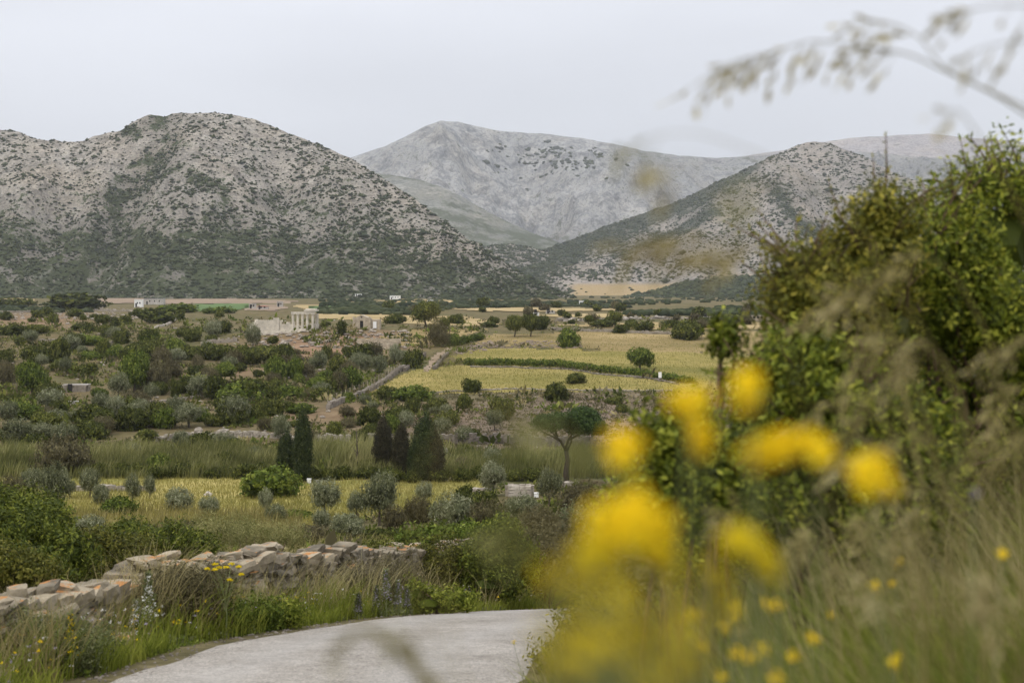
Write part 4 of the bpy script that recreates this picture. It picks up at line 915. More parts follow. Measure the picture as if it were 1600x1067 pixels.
far_wall([(735, 576), (800, 575), (880, 578), (930, 586), (1060, 603)], .3, 'low rubble line under the long meadow hedge')
far_wall([(490, 693), (540, 692), (590, 692), (640, 692)], 1.1, 'dark terrace wall behind the cypresses, left section')
far_wall([(690, 692), (760, 695), (830, 697), (930, 698)], 1.3, 'dark terrace wall behind the umbrella pine, right section')
far_wall([(240, 690), (300, 684), (380, 682), (480, 690)], .8, 'terrace wall on the lowest left terrace above the reeds')
far_wall([(195, 634), (250, 630), (320, 622)], .5, 'terrace edge on the red earth patch of the left slope')
far_wall([(0, 489), (60, 488), (130, 486), (200, 487), (260, 486)], .9, 'long rubble wall along the brow, top left', m=M['stone_far'])
far_wall([(60, 533), (120, 537), (180, 537)], .6, 'broken rubble line across the upper left slope')
far_wall([(315, 541), (335, 537), (370, 535)], 1.1, 'pale broken wall right of the upper left thickets', m=M['boulder'])
far_wall([(640, 616), (700, 613), (760, 611), (880, 611), (1050, 612)], .3, 'dark stone edge below the lower meadow')
far_wall([(105, 768), (150, 767), (200, 768), (240, 770)], .6, 'low stone edge crossing the left part of the hay field')
far_wall([(862, 517), (960, 521), (1060, 524)], .8, 'rubble wall on the stubble behind the bright green bush')
far_wall([(0, 836), (20, 836)], .5, 'short low stone edge at the left end of the hay field')
far_wall([(870, 502), (960, 501), (1060, 500), (1180, 499)], .9, 'distant pale wall crossing the plain on the right', size=2.0, m=M['boulder'])
# loose stones: rubble bank right of the path, debris round the temple
def rubble(box, n, sz, m, name, poly=None, label=None):
    p, px, py = img_scatter(n, *box, 60, poly); sz_ = R.uniform(*sz, len(p))
    return blobs(name, p, sz_, m, .6, smooth=False)
rubble((700, 925, 533, 556), 700, (.15, .45), M['rubble'], 'rubble_bank', [(705, 552), (740, 536), (800, 529), (900, 531), (915, 545), (860, 543), (770, 546), (720, 556)])
rubble((380, 640, 518, 545), 240, (.25, .75), M['boulder'], 'scattered_temple_stones')
rubble((0, 260, 480, 500), 300, (.3, .8), M['boulder'], 'scattered_rocks')
rubble((0, 640, 500, 690), 260, (.2, .6), M['stone_far'], 'scattered_rocks')
rubble((640, 1060, 615, 700), 350, (.08, .26), M['stone_far'], 'scattered_rocks')
def boulder(px, base, w_, h_, label, m=None):
    x, y, z = hit(px, base); sx = w_/2*y/F; sz_ = h_*y/F*.6
    v = []; 
    n_, k_ = 9, 6
    for i in range(k_):
        th = i/(k_-1)*math.pi*.62
        for j in range(n_):
            a = j/n_*6.283; rr_ = 1+.35*(vnoise(np.array(i*.9+px), np.array(j*.9), 5)-.5)*2
            v.append((math.sin(th)*math.cos(a)*sx*rr_+R.uniform(-.04, .04)*sx, math.sin(th)*math.sin(a)*sx*rr_, math.cos(th)*sz_*1.3*rr_))
    q = [(i*n_+j, (i+1)*n_+j, (i+1)*n_+(j+1) % n_, i*n_+(j+1) % n_) for i in range(k_-1) for j in range(n_)]
    tag(link('boulder', mesh('boulder', v, q, None, m or M['boulder']), None, (x, y, z)), label, 'boulder')
boulder(697, 720, 16, 20, 'tall pale boulder right of the broad dark cypress')
boulder(726, 716, 24, 13, 'wide pale boulder behind the reeds, right of the tall one')
boulder(272, 552, 12, 9, 'whitish boulder among the upper left thickets')
boulder(325, 775, 14, 8, 'brown rock on the bare patch of the hay field')

# ------------------------------------------------------------------ temple, chapel, terraces, houses
tx, ty, tz = hit(445, 519); k = ty/F
T_ = link('temple_ruin', None, None, (tx, ty, tz)); T_.rotation_euler = (0, 0, .0); tag(T_, 'rebuilt white marble temple ruin with columns on the brown mound', 'temple')
mb = MB()
for i in range(3): mb.box(-8.6+i*.3, 8.2-i*.3, -3.6+i*.3, 7-i*.3, -1.2+i*.3, -.25+i*.3+.25, tint=.5)
link('platform', mb.mesh('platform', M['marble']), T_)
def block_wall(xs, y, tops, z0=.35, bl=.95, bh=.52, th=.55, along='x', name='wall_block'):
    mb = MB(); x = xs[0]
    r_ = 0
    while z0+r_*bh < max(t for _, t in tops):
        x = xs[0]-(r_ % 2)*bl*.5
        while x < xs[1]:
            w_ = bl*R.uniform(.8, 1.25); xm = x+w_/2; top = np.interp(xm, [a for a, _ in tops], [b for _, b in tops])+R.uniform(-.2, .2)
            if z0+(r_+.8)*bh <= top:
                a, b = max(x, xs[0]), min(x+w_, xs[1])
                j = R.uniform(0, .04)
                if along == 'x': mb.box(a+.015, b-.015, y-th/2-j, y+th/2+j, z0+r_*bh+.01, z0+(r_+1)*bh-.01, 0, (0, 0, 0), .012)
                else: mb.box(y-th/2-j, y+th/2+j, a+.015, b-.015, z0+r_*bh+.01, z0+(r_+1)*bh-.01, 0, (0, 0, 0), .012)
            x += w_
        r_ += 1
    o_ = link(name, mb.mesh(name, M['marble']), T_); return o_
block_wall((-8.3, -.9), -3.0, [(-8.3, 1.5), (-7.3, 2.3), (-6.5, 3.0), (-4, 3.1), (-2.5, 3.3), (-1.6, 3.9), (-1.0, 4.3), (-.9, 3.6)], name='front_wall')
block_wall((-.9, 3.0), -2.6, [(-.9, 3.2), (.2, 2.2), (1.2, 2.9), (2.2, 2.4), (3.0, 3.0)], name='low_wall')
block_wall((-2.8, 6.2), -8.1, [(-2.8, 1.4), (0, 2.0), (6, 3.2)], along='y', name='side_wall')
block_wall((-1, 8.0), 5.6, [(-1, 1.6), (3, 1.4), (5.4, 1.6), (8, 1.8)], name='rear_wall')
for i, cx_ in enumerate((2.5, 3.7, 4.9, 6.1, 7.5)):
    mb = MB(); y_ = -2.7
    hgt = 4.0
    for d_ in range(4):
        z_ = .35+d_*.98; r_ = .36-.035*d_/3
        mb.tube([(cx_, y_, z_+.01), (cx_, y_, z_+.96)], [r_, r_-.012], 12)
    mb.box(cx_-.42, cx_+.42, y_-.42, y_+.42, 4.3, 4.5); link('column', mb.mesh('column', M['marble']), T_)
mb = MB(); mb.box(2.1, 5.35, -3.1, -2.3, 4.51, 5.0); link('architrave', mb.mesh('architrave', M['marble']), T_)
mb = MB(); mb.box(5.4, 8.1, -3.12, -2.28, 4.51, 5.1); mb.box(5.3, 8.25, -3.25, 3.2, 5.11, 5.5); mb.box(5.7, 7.9, -2.9, 2.6, 5.51, 5.75)
link('roof_slab', mb.mesh('roof_slab', M['marble']), T_)
block_wall((-2.0, 3.0), 7.9, [(-2, 1.9), (.5, 2.2), (1, 4.4), (3, 4.4)], along='y', name='right_wall')
mb = MB()
for i in range(2):
    mb.box(5.15+i*.0, 8.0, 2.6+.0*i, 3.0, .35+i*.8, 1.13+i*.8, jit=.01)
link('inner_wall', mb.mesh('inner_wall', M['marble']), T_)

cx0, cy0, cz0 = hit(565, 514)
CH = link('chapel', None, None, (cx0, cy0, cz0)); tag(CH, 'small stone chapel with gabled front and dark doorway', 'chapel')
def prism(mb, x0, x1, y0, y1, z0, ze, zr, tint=.5):
    xm = (x0+x1)/2
    v = [(x0, y0, z0), (x1, y0, z0), (x1, y0, ze), (xm, y0, zr), (x0, y0, ze), (x0, y1, z0), (x1, y1, z0), (x1, y1, ze), (xm, y1, zr), (x0, y1, ze)]
    mb.add(v, [(0, 1, 6, 5), (1, 2, 7, 6), (2, 3, 8, 7), (3, 4, 9, 8), (4, 0, 5, 9), (0, 4, 2, 1), (5, 6, 7, 9)], [(4, 3, 2), (9, 7, 8)], tint)
mb = MB(); mb.box(-2.1, -.42, 0, .5, -.8, 2.6); mb.box(.42, 2.1, 0, .5, -.8, 2.6); mb.box(-2.1, 2.1, .003, .5, 2.0, 2.6); prism(mb, -2.1, 2.1, 0.502, 5.5, -.8, 2.6, 3.5)
v = [(-2.1, 0, 2.602), (2.1, 0, 2.602), (0, 0, 3.55), (-2.1, .5, 2.602), (2.1, .5, 2.602), (0, .5, 3.55)]
mb.add(v, [(0, 3, 4, 1), (1, 4, 5, 2), (2, 5, 3, 0)], [(0, 1, 2), (3, 5, 4)]); link('wall', mb.mesh('wall', M['chapelstone']), CH)
mb = MB(); mb.box(-.42, .42, .3, .36, -.2, 2.0); link('door', mb.mesh('door', M['dark']), CH)
mb = MB(); mb.box(-.2, .2, -.02, .03, 2.75, 3.1); link('window', mb.mesh('window', M['dark']), CH)
mb = MB(); mb.box(-2.3, -1.8, -.1, .45, -.8, 3.1); link('pilaster', mb.mesh('pilaster', M['chapelstone']), CH)
mb = MB(); mb.box(1.8, 2.3, -.1, .45, -.8, 3.0); link('pilaster', mb.mesh('pilaster', M['chapelstone']), CH)
mb = MB(); mb.box(2.32, 4.6, .5, 5, -.8, 2.3); mb.box(3.0, 3.7, .38, .5, .2, 1.7); link('side_room', mb.mesh('side_room', M['chapelstone']), CH)
mb = MB(); mb.box(2.9, 3.8, .3, .37, .1, 1.8); link('white_board', mb.mesh('white_board', M['whitewash']), CH)
# stone seating terraces
x, y, z = hit(586, 548); T2 = link('stone_terraces', None, None, (x, y, z)); tag(T2, 'stepped grey stone terraces on the slope below the chapel', 'terrace')
for i in range(6):
    mb = MB(); x_ = -4.6-.25*i*0
    while x_ < 4.6-.0*i:
        w_ = R.uniform(.7, 1.4); mb.box(x_, x_+w_-.03, i*.75, i*.75+.55, -.8+i*.44, .25+i*.46+R.uniform(-.05, .05), R.uniform(-.01, .01), (0, 0, 0), .03); x_ += w_
    link('stone_row', mb.mesh('stone_row', M['chapelstone']), T2)

def house(px, base, w_, h_, label, wall='whitewash', roof='flat', dep=.8, wins=2, name='house', door=True, roofm=None, rot=0):
    x, y, z = hillpoint(px, base); k = y/F; W_ = w_*k; H_ = h_*k; e = link(name, None, None, (x, y, z)); e.rotation_euler = (0, 0, rot); tag(e, label, 'house')
    mb = MB(); D_ = W_*dep; mb.box(-W_/2, W_/2, 0, D_, -2, H_*(.82 if roof == 'gable' else .93)); link('wall', mb.mesh('wall', M[wall]), e)
    mb = MB()
    if roof == 'flat': mb.box(-W_/2-.02, W_/2+.02, -.15, D_+.15, H_*.931, H_)
    else: prism(mb, -W_/2-.2, W_/2+.2, -.2, D_+.2, H_*.822, H_*.84, H_)
    link('roof', mb.mesh('roof', M[roofm or wall]), e)
    for i in range(wins):
        f = (i+1)/(wins+1)*W_-W_/2+W_*.05; mb = MB(); mb.box(f-.35, f+.35, -.04, .05, H_*.42, H_*.42+.9); link('window', mb.mesh('window', M['dark']), e)
    if door: mb = MB(); mb.box(-W_*.38, -W_*.38+.9, -.04, .05, 0, 2.0); link('door', mb.mesh('door', M['dark']), e)
    return e
house(216, 480, 12, 12, 'small white farmhouse beside the dark-roofed barn, top left', wins=2)
house(240, 476, 30, 10, 'long low barn with dark roof right of the small farmhouse', 'concrete', 'flat', .5, 3, 'barn', roofm='greyroof')
house(394, 483, 10, 8, 'pale house at the left end of the far farm', 'concrete', 'flat')
house(410, 484, 16, 6, 'low far farm shed with a reddish roof', 'concrete', 'gable', roofm='redroof')
house(437, 480, 9, 9, 'far house with two chimneys right of the farm', 'concrete', 'flat')
house(617, 468, 16, 6, 'white house on the foot of the left hill, above the big round tree', wins=3)
house(560, 464, 10, 4, 'flat white building far left of the hillside house', wins=1)
house(672, 474, 9, 5, 'tiny white house right of the hillside house', wins=1)
house(909, 478, 8, 8, 'white two-storey house at the foot of the green rise', wins=2)
house(882, 478, 7, 3, 'low pale building left of the two-storey house', 'concrete', wins=1)
house(860, 490, 14, 4, 'pale long shed at the edge of the hill scrub', 'concrete', wins=2)
house(838, 493, 9, 4, 'small white shed left of the pale long shed', wins=1)
house(1110, 500, 26, 5, 'long cream building on the plain at the right', 'concrete', wins=5)
house(1150, 501, 20, 6, 'pale building right of the long cream one', 'whitewash', wins=4)
house(1180, 501, 30, 8, 'tan flat-roofed building half behind the leafy shrub', 'chapelstone', wins=4)
# roofless ruins and huts
def ruin(px, base, w_, h_, label, m, gaps=2, dep=1.):
    x, y, z = hit(px, base); k = y/F; W_ = w_*k; H_ = h_*k; e = link('stone_hut', None, None, (x, y, z)); tag(e, label, 'ruin')
    D_ = W_*.5*dep
    for nm, (a, b) in {'front_wall': ((-W_/2, 0), (W_/2, 0)), 'rear_wall': ((-W_/2, D_), (W_/2, D_)), 'end_wall': ((-W_/2, .3), (-W_/2, D_-.3)), 'end_wall_': ((W_/2, .3), (W_/2, D_-.3))}.items():
        mb = MB(); L_ = math.hypot(b[0]-a[0], b[1]-a[1]); ang = math.atan2(b[1]-a[1], b[0]-a[0]); n = max(2, int(L_/.4)); rows_ = max(2, int(H_/.3))
        for i in range(n):
            tp = H_*(.8+.35*vnoise(np.array(i*.35+px), np.array(1.2), 6))
            for r_ in range(rows_+1):
                if (r_+.5)*H_/rows_ > tp: continue
                s_ = (i+.5)/n; mb.box(-L_/n*.5, L_/n*.49, -.25, .25, -.5 if r_ == 0 else r_*H_/rows_+.01, (r_+1)*H_/rows_, ang, (a[0]+(b[0]-a[0])*s_, a[1]+(b[1]-a[1])*s_, 0), .05)
        link(nm.strip('_'), mb.mesh('wall', m), e)
    return e, W_, H_, D_
e, W_, H_, D_ = ruin(117, 613, 36, 11, 'old low stone farmhouse with flat mud roof on the left slope', M['stone_far'])
mb = MB(); mb.box(-W_/2, W_*.55, -.1, D_+.1, H_*.98, H_*1.12, 0, (0, 0, 0), .06); link('roof', mb.mesh('roof', M['concrete']), e)
mb = MB(); mb.box(-1.2, -.4, -.32, -.2, 0, 1.5); link('door', mb.mesh('door', M['dark']), e)
ruin(86, 611, 20, 6, 'pale fallen shed wall left of the low stone farmhouse', M['boulder'])
ruin(114, 632, 14, 4, 'tiny pale trough below the low stone farmhouse', M['palestone'])
ruin(752, 776, 26, 11, 'roofless stone hut with pale wall left of the leaning olive', M['boulder'])
e, W_, H_, D_ = ruin(812, 776, 36, 17, 'roofless tan stone hut right of the leaning olive', M['boulder'])
ruin(893, 763, 22, 10, 'ochre stone shed behind the umbrella pine trunk', M['boulder'])
# small white things: beehive boxes, meadow sign
def box_thing(name, cat, px, base, w_, h_, label, m='whitewash', leg=False):
    x, y, z = hit(px, base); k = y/F; a = w_*k/2; h = h_*k; e = link(name, None, None, (x, y, z)); tag(e, label, cat)
    mb = MB(); mb.box(-a, a, -a*.8, a*.8, h*.12, h*.85); link('body', mb.mesh('body', M[m]), e)
    mb = MB(); mb.box(-a*1.12, a*1.12, -a*.92, a*.92, h*.851, h); link('lid', mb.mesh('lid', M[m]), e)
    for sx in (-1, 1): mb = MB(); mb.box(sx*a*.7-.04, sx*a*.7+.04, -a*.6, a*.6, -.1, h*.119); link('foot', mb.mesh('foot', M['bark']), e)
box_thing('beehive', 'beehive', 483, 756, 6, 8, 'grey-white box at the foot of the tall cypress')
box_thing('beehive', 'beehive', 497, 757, 6, 6, 'pale yellowish box right of the one by the cypress', 'concrete')
box_thing('beehive', 'beehive', 838, 778, 7, 8, 'white box beside the tan stone hut')
x, y, z = hit(1030, 597); k = y/F; e = link('sign', None, None, (x, y-1.5, z)); tag(e, 'small blank white board standing in front of the meadow hedge', 'sign')
mb = MB(); mb.box(-.3, .3, -.03, .03, .6, 1.7); link('board', mb.mesh('board', M['whitewash']), e); mb = MB(); mb.tube([(0, .06, -.2), (0, .06, 1.6)], .04, 6); link('post', mb.mesh('post', M['wire']), e)
# wire fence with pale posts climbing to the meadow
e = None; FP = [(512, 634), (540, 622), (568, 611), (592, 598), (612, 586), (628, 576)]
W_ = []
for (a, b), (c_, d_) in zip(FP[:-1], FP[1:]):
    for i in range(4): W_.append(hit(a+(c_-a)*i/4, b+(d_-b)*i/4))
x0, y0, z0 = W_[0]; e = link('wire_fence', None, None, (x0, y0, z0)); tag(e, 'wire fence on thin pale posts climbing to the meadow', 'fence')
pm = MB(); pm.tube([(0, 0, -.3), (0, 0, 1.4)], .05, 5); pmesh = pm.mesh('post', M['chapelstone'])
for (x, y, z) in W_: link('post', pmesh, e, (x-x0, y-y0, z-z0))
mb = MB()
for hh in (.3, .7, 1.1, 1.4): mb.tube([(x-x0, y-y0, z-z0+hh) for x, y, z in W_], .012, 4, cap=False)
link('wire', mb.mesh('wire', M['wire']), e)

# ------------------------------------------------------------------ two far visitors at the temple
def visitor(px, base, label, shirt, trousers, face=0., lean=.0):
    x, y, z = hit(px, base, 60); z += .0
    e = link('person', None, None, (x, y, z)); e.rotation_euler = (0, 0, face); tag(e, label, 'person')
    J = {'pel': (0, 0, .95, .15, .11), 'belly': (0, .01, 1.12, .14, .10), 'chest': (0, 0, 1.35, .17, .11), 'neck': (0, 0, 1.5, .06, .06), 'head': (0, -.01, 1.62, .095, .10), 'top': (0, -.005, 1.72, .07, .08),
         'hl': (.1, 0, .9, .09, .09), 'kl': (.12, -.03, .5, .065, .065), 'al': (.13, .02, .08, .045, .045), 'tl': (.14, -.14, .04, .04, .03),
         'hr': (-.1, 0, .9, .09, .09), 'kr': (-.11, -.08, .5, .065, .065), 'ar': (-.12, .05, .08, .045, .045), 'tr': (-.13, -.1, .04, .04, .03),
         'sl': (.19, 0, 1.42, .06, .06), 'el': (.26, .02, 1.14, .045, .045), 'wl': (.24, -.12, .92, .032, .032), 'fl': (.235, -.16, .84, .03, .02),
         'sr': (-.19, 0, 1.42, .06, .06), 'er': (-.26, .03, 1.14, .045, .045), 'wr': (-.25, -.08, .9, .032, .032), 'fr': (-.25, -.1, .82, .03, .02)}
    E = ['pel-belly', 'belly-chest', 'chest-neck', 'neck-head', 'head-top', 'pel-hl', 'hl-kl', 'kl-al', 'al-tl', 'pel-hr', 'hr-kr', 'kr-ar', 'ar-tr', 'chest-sl', 'sl-el', 'el-wl', 'wl-fl', 'chest-sr', 'sr-er', 'er-wr', 'wr-fr']
    kk = list(J); me = bpy.data.meshes.new('body'); me.from_pydata([J[q][:3] for q in kk], [tuple(kk.index(w_) for w_ in q.split('-')) for q in E], [])
    mm, t, o_ = mat('visitor_skin_and_clothes'); zz = N(t, 'ShaderNodeSeparateXYZ', {0: N(t, 'ShaderNodeTexCoord').outputs['Object']})
    c = ramp(t, mth(t, 'DIVIDE', zz.outputs[2], 2.), [(0, (.05, .04, .035)), (.05, trousers), (.47, shirt), (.755, (.45, .28, .2)), (.84, (.05, .035, .025))], 'CONSTANT'); finish(t, o_, c)
    me.materials.append(mm); b = link('body', me, e)
    sk = b.modifiers.new('skin', 'SKIN'); sk.use_smooth_shade = True; b.modifiers.new('smooth', 'SUBSURF').levels = 1
    for i, q in enumerate(kk): me.skin_vertices[0].data[i].radius = J[q][3:]
    me.skin_vertices[0].data[0].use_root = True
visitor(414, 522, 'person in a red top standing before the temple wall', (.5, .03, .03), (.05, .06, .1), .3)
visitor(423, 522, 'person in dark clothes standing right of the red-topped one', (.05, .05, .06), (.09, .08, .08), -.4)

# ------------------------------------------------------------------ dry stone wall by the road
SM = []
for q in range(10):
    n = 4; idx = {}; V = []; Q = []
    g = np.linspace(-1, 1, n-1)
    def vid(v):
        key = tuple(np.round(v, 3))
        if key not in idx: idx[key] = len(V); V.append(np.array(v, float))
        return idx[key]
    for ax in range(3):
        for sg in (-1, 1):
            for i in range(2):
                for j in range(2):
                    cs = []
                    for (u, w_) in ((i, j), (i+1, j), (i+1, j+1), (i, j+1)):
                        v = [0, 0, 0]; v[ax] = sg; v[(ax+1) % 3] = u-1; v[(ax+2) % 3] = w_-1; cs.append(vid(v))
                    Q.append(cs if sg > 0 else cs[::-1])
    V = np.array(V); K8 = np.array([(x, y, z) for x in (-1, 1) for y in (-1, 1) for z in (-1, 1)], float)+R.uniform(-.24, .24, (8, 3))
    WT = np.prod([(1+V[:, None, a]*np.sign(K8c[None, :, a]))/2 for a in range(3) for K8c in [np.array([(x, y, z) for x in (-1, 1) for y in (-1, 1) for z in (-1, 1)], float)]], axis=0)
    cor = (np.abs(V).sum(1) > 2.5)[:, None]; V = WT@K8; V = np.where(cor, V*.93, V)+R.uniform(-.09, .09, V.shape)
    V[:, 0] += .18*R.uniform(-1, 1)*V[:, 2]; V[:, 2] += .12*R.uniform(-1, 1)*V[:, 0]
    SM.append(mesh('stone', V*.5, Q, None, M['stone']))
WP = np.array([(-110, 13.6, 938), (0, 15.3, 925), (60, 16.2, 920), (62, 16.3, 914), (104, 17, 913), (106, 17.1, 922), (190, 19, 903), (205, 19.4, 888), (240, 20, 869), (380, 22.8, 864), (402, 23.2, 852), (450, 24.4, 846), (480, 25, 858), (520, 26.2, 846), (560, 27.5, 852), (620, 30, 853), (690, 33, 846), (740, 35.5, 836), (800, 39, 840)], float)
wx_ = (WP[:, 0]-CX)/F*WP[:, 1]; wy_ = WP[:, 1]; wz_ = -(WP[:, 2]+8-HY)/F*WP[:, 1]
ws = np.concatenate(([0], np.cumsum(np.hypot(np.diff(wx_), np.diff(wy_)))))
def wat(s): 
    x, y, z = np.interp(s, ws, wx_), np.interp(s, ws, wy_), np.interp(s, ws, wz_)
    x2, y2 = np.interp(s+.2, ws, wx_), np.interp(s+.2, ws, wy_); x1, y1 = np.interp(s-.2, ws, wx_), np.interp(s-.2, ws, wy_)
    return x, y, z, math.atan2(y2-y1, x2-x1)
wo_ = np.array((wx_[0], wy_[0], float(height(wx_[0], wy_[0]))))
WL = link('dry_stone_wall', None, None, tuple(wo_)); tag(WL, 'rough dry stone wall with orange lichen along the verge of the road', 'wall')
ST = []
def add_course(off, lo=.18, hi=.55, hh=(.13, .27), jitter=.04, back=False):
    cols_ = {}
    s = 0; total = ws[-1]
    # courses follow the ground; each has its own height
    base = 0; c_ = 0
    while c_ < 30:
        ch = R.uniform(*hh); s = R.uniform(-.3, 0); any_ = False
        while s < total:
            far_k = 1-.35*min(1, s/18); w_ = R.uniform(lo, hi)*far_k*(1.35 if c_ == 0 else 1); sm = s+w_/2
            x, y, zt, an = wat(sm); g = float(height(x, y, False))-.1
            top = zt+(vnoise(np.array(sm*1.1), np.array(3.), 5)-.5)*.1
            z0_ = g+base
            if z0_+ch*.75 < top:
                any_ = True; hh_ = ch*R.uniform(.85, 1.12); last = z0_+2*ch > top
                d_ = R.uniform(.26, .42); o2 = off+R.uniform(-jitter, jitter)
                px_ = x+math.sin(an)*o2; py_ = y-math.cos(an)*o2
                ST.append((px_, py_, z0_+hh_/2, w_*1.08, d_, hh_*1.08+(R.uniform(0, .05) if last else 0), an+R.uniform(-.1, .1), R.uniform(-.06, .06), last, back, w_*hh_*(F/y)**2))
            s += w_
        base += ch; c_ += 1
        if not any_: break
add_course(.16, .17, .6, (.055, .13), .035); add_course(-.2, .3, .9, (.1, .2), .04, True)
# fallen and leaning stones at the foot and odd ones on top
for i in range(34):
    s = R.uniform(0, ws[-1]*.8); x, y, zt, an = wat(s); o2 = R.uniform(.45, .9); px_ = x+math.sin(an)*o2; py_ = y-math.cos(an)*o2
    ST.append((px_, py_, float(height(px_, py_))+.06, R.uniform(.15, .4), R.uniform(.15, .3), R.uniform(.12, .25), R.uniform(0, 3), R.uniform(-.5, .5), False, False, 500))
for i in range(30):
    s = R.uniform(0, ws[-1]); x, y, zt, an = wat(s); ST.append((x+R.uniform(-.1, .1), y+R.uniform(-.1, .1), zt+.04, R.uniform(.2, .6), R.uniform(.2, .35), R.uniform(.06, .12), an+R.uniform(-.5, .5), R.uniform(-.2, .2), True, False, 900))
ST.sort(key=lambda q: (q[9], -q[10]))
rest = MB(); cnt = 0
for q in ST:
    x, y, z, a, b, c_, rz, rx, last, back, area = q; src = SM[int(R.integers(10))]
    if cnt < 300 and not back:
        o_ = link('stone', src, WL, (x-wo_[0], y-wo_[1], z-wo_[2])); o_.scale = (a, b, c_); o_.rotation_euler = (rx, R.uniform(-.07, .07), rz+(math.pi if R.random() < .5 else 0)); cnt += 1
    else:
        V = np.empty(len(src.vertices)*3); src.vertices.foreach_get('co', V); V = V.reshape(-1, 3)*np.array((a, b, c_)); cs, sn = math.cos(rz), math.sin(rz)
        V = np.stack((V[:, 0]*cs-V[:, 1]*sn, V[:, 0]*sn+V[:, 1]*cs, V[:, 2]), 1)+np.array((x, y, z))-wo_
        rest.add(V, [list(p_.vertices) for p_ in src.polygons])
o_ = link('small_stones', rest.mesh('small_stones', M['stone']), WL); o_['kind'] = 'stuff'
# white rocks on the wall's far end
boulder(655, 868, 22, 16, 'white angular rock lying on the far end of the roadside wall', M['palestone'])
boulder(612, 862, 18, 12, 'smaller white rock left of the angular one', M['palestone'])

# ------------------------------------------------------------------ verge plants along the wall and road
def verge_pts(n, a, b, y0=12., y1=44.):
    y = np.exp(R.uniform(math.log(y0), math.log(y1), n)); x = road_left(y)-R.uniform(a, b, n)**1.0; return np.stack((x, y, height(x, y)), 1)
def grow(n, a, b, h, wd, m, name, clump=.9, tint=0., seg=3, yr=(12., 44.), seed=80, power=.5):
    p = verge_pts(n, a, b, *yr); d = fbm(p[:, 0]/clump, p[:, 1]/clump, 3, seed); p = p[R.uniform(0, 1, n) < sstep(power-.1, power+.12, d)]
    hh = R.uniform(*h, len(p))*(.6+.8*fbm(p[:, 0]/1.1, p[:, 1]/1.1, 2, seed+3)); tn = .15+.7*fbm(p[:, 0]/.7, p[:, 1]/.7, 3, seed+1)+R.normal(0, .13, len(p))+tint
    ln = np.stack((hh*.15, hh*-.05, hh*0), 1); return blades(p, hh, hh*0+wd, ln, tn, m, name, seg, None, .3)
grow(38000, .12, 2.6, (.12, .4), .014, M['grass'], 'verge_grass', 1.0, 0, 3, seed=80, power=.38)
grow(14000, .3, 2.4, (.3, .8), .011, M['grass'], 'tall_verge_grass', .7, .1, 3, seed=84, power=.5)
grow(12000, .3, 2.6, (.4, .95), .009, M['straw'], 'dry_verge_grass', .8, 0, 3, seed=88, power=.52)
grow(5200, .7, 1.9, (.7, 1.3), .011, M['straw'], 'tall_straw', .8, .1, 3, (18, 30), seed=95, power=.5)
p = verge_pts(5200, .25, 2.5); p = p[fbm(p[:, 0]/.8, p[:, 1]/.8, 3, 101) > .47]; tufts(p, R.uniform(.08, .24, len(p)), M['herb'], 'verge_herbs', 22, .24)
p = verge_pts(2600, .12, 1.6); p = p[fbm(p[:, 0]/.8, p[:, 1]/.8, 3, 103) > .52]; tufts(p, R.uniform(.07, .2, len(p)), M['green'], 'verge_herbs', 22, .25)
# small flowers speckled through the verge
for m_, n_, nm in ((M['yellow'], 300, 'yellow_verge_flowers'), (M['white'], 420, 'white_verge_flowers'), (M['lilac'], 300, 'pink_verge_flowers')):
    p = verge_pts(n_, .3, 2.3, 12, 34); p[:, 2] += R.uniform(.12, .5, n_); tufts(p, R.uniform(.018, .03, n_), m_, nm, 8, .9)
# stones and dark crumbs on the road edge
p = verge_pts(520, -.5, .15, 12, 40); blobs('road_edge_gravel', p, R.uniform(.008, .028, len(p)), M['stone_far'], .6, smooth=False)
# behind the wall: rough herbage
p, px, py = img_scatter(9000, -40, 880, 850, 935, 17); k_ = (p[:, 0] < road_left(p[:, 1])-3.0); p = p[k_]
tufts(p, R.uniform(.15, .45, len(p)), M['shrub'], 'undergrowth', 22, .3)
p, px, py = img_scatter(16000, -40, 880, 848, 930, 17); p = p[(p[:, 0] < road_left(p[:, 1])-2.8)]
h = R.uniform(.3, .9, len(p)); blades(p, h, h*0+.02, np.stack((h*.2, h*0, h*0), 1), R.uniform(.1, .9, len(p)), M['dead'], 'rough_grass', 2)

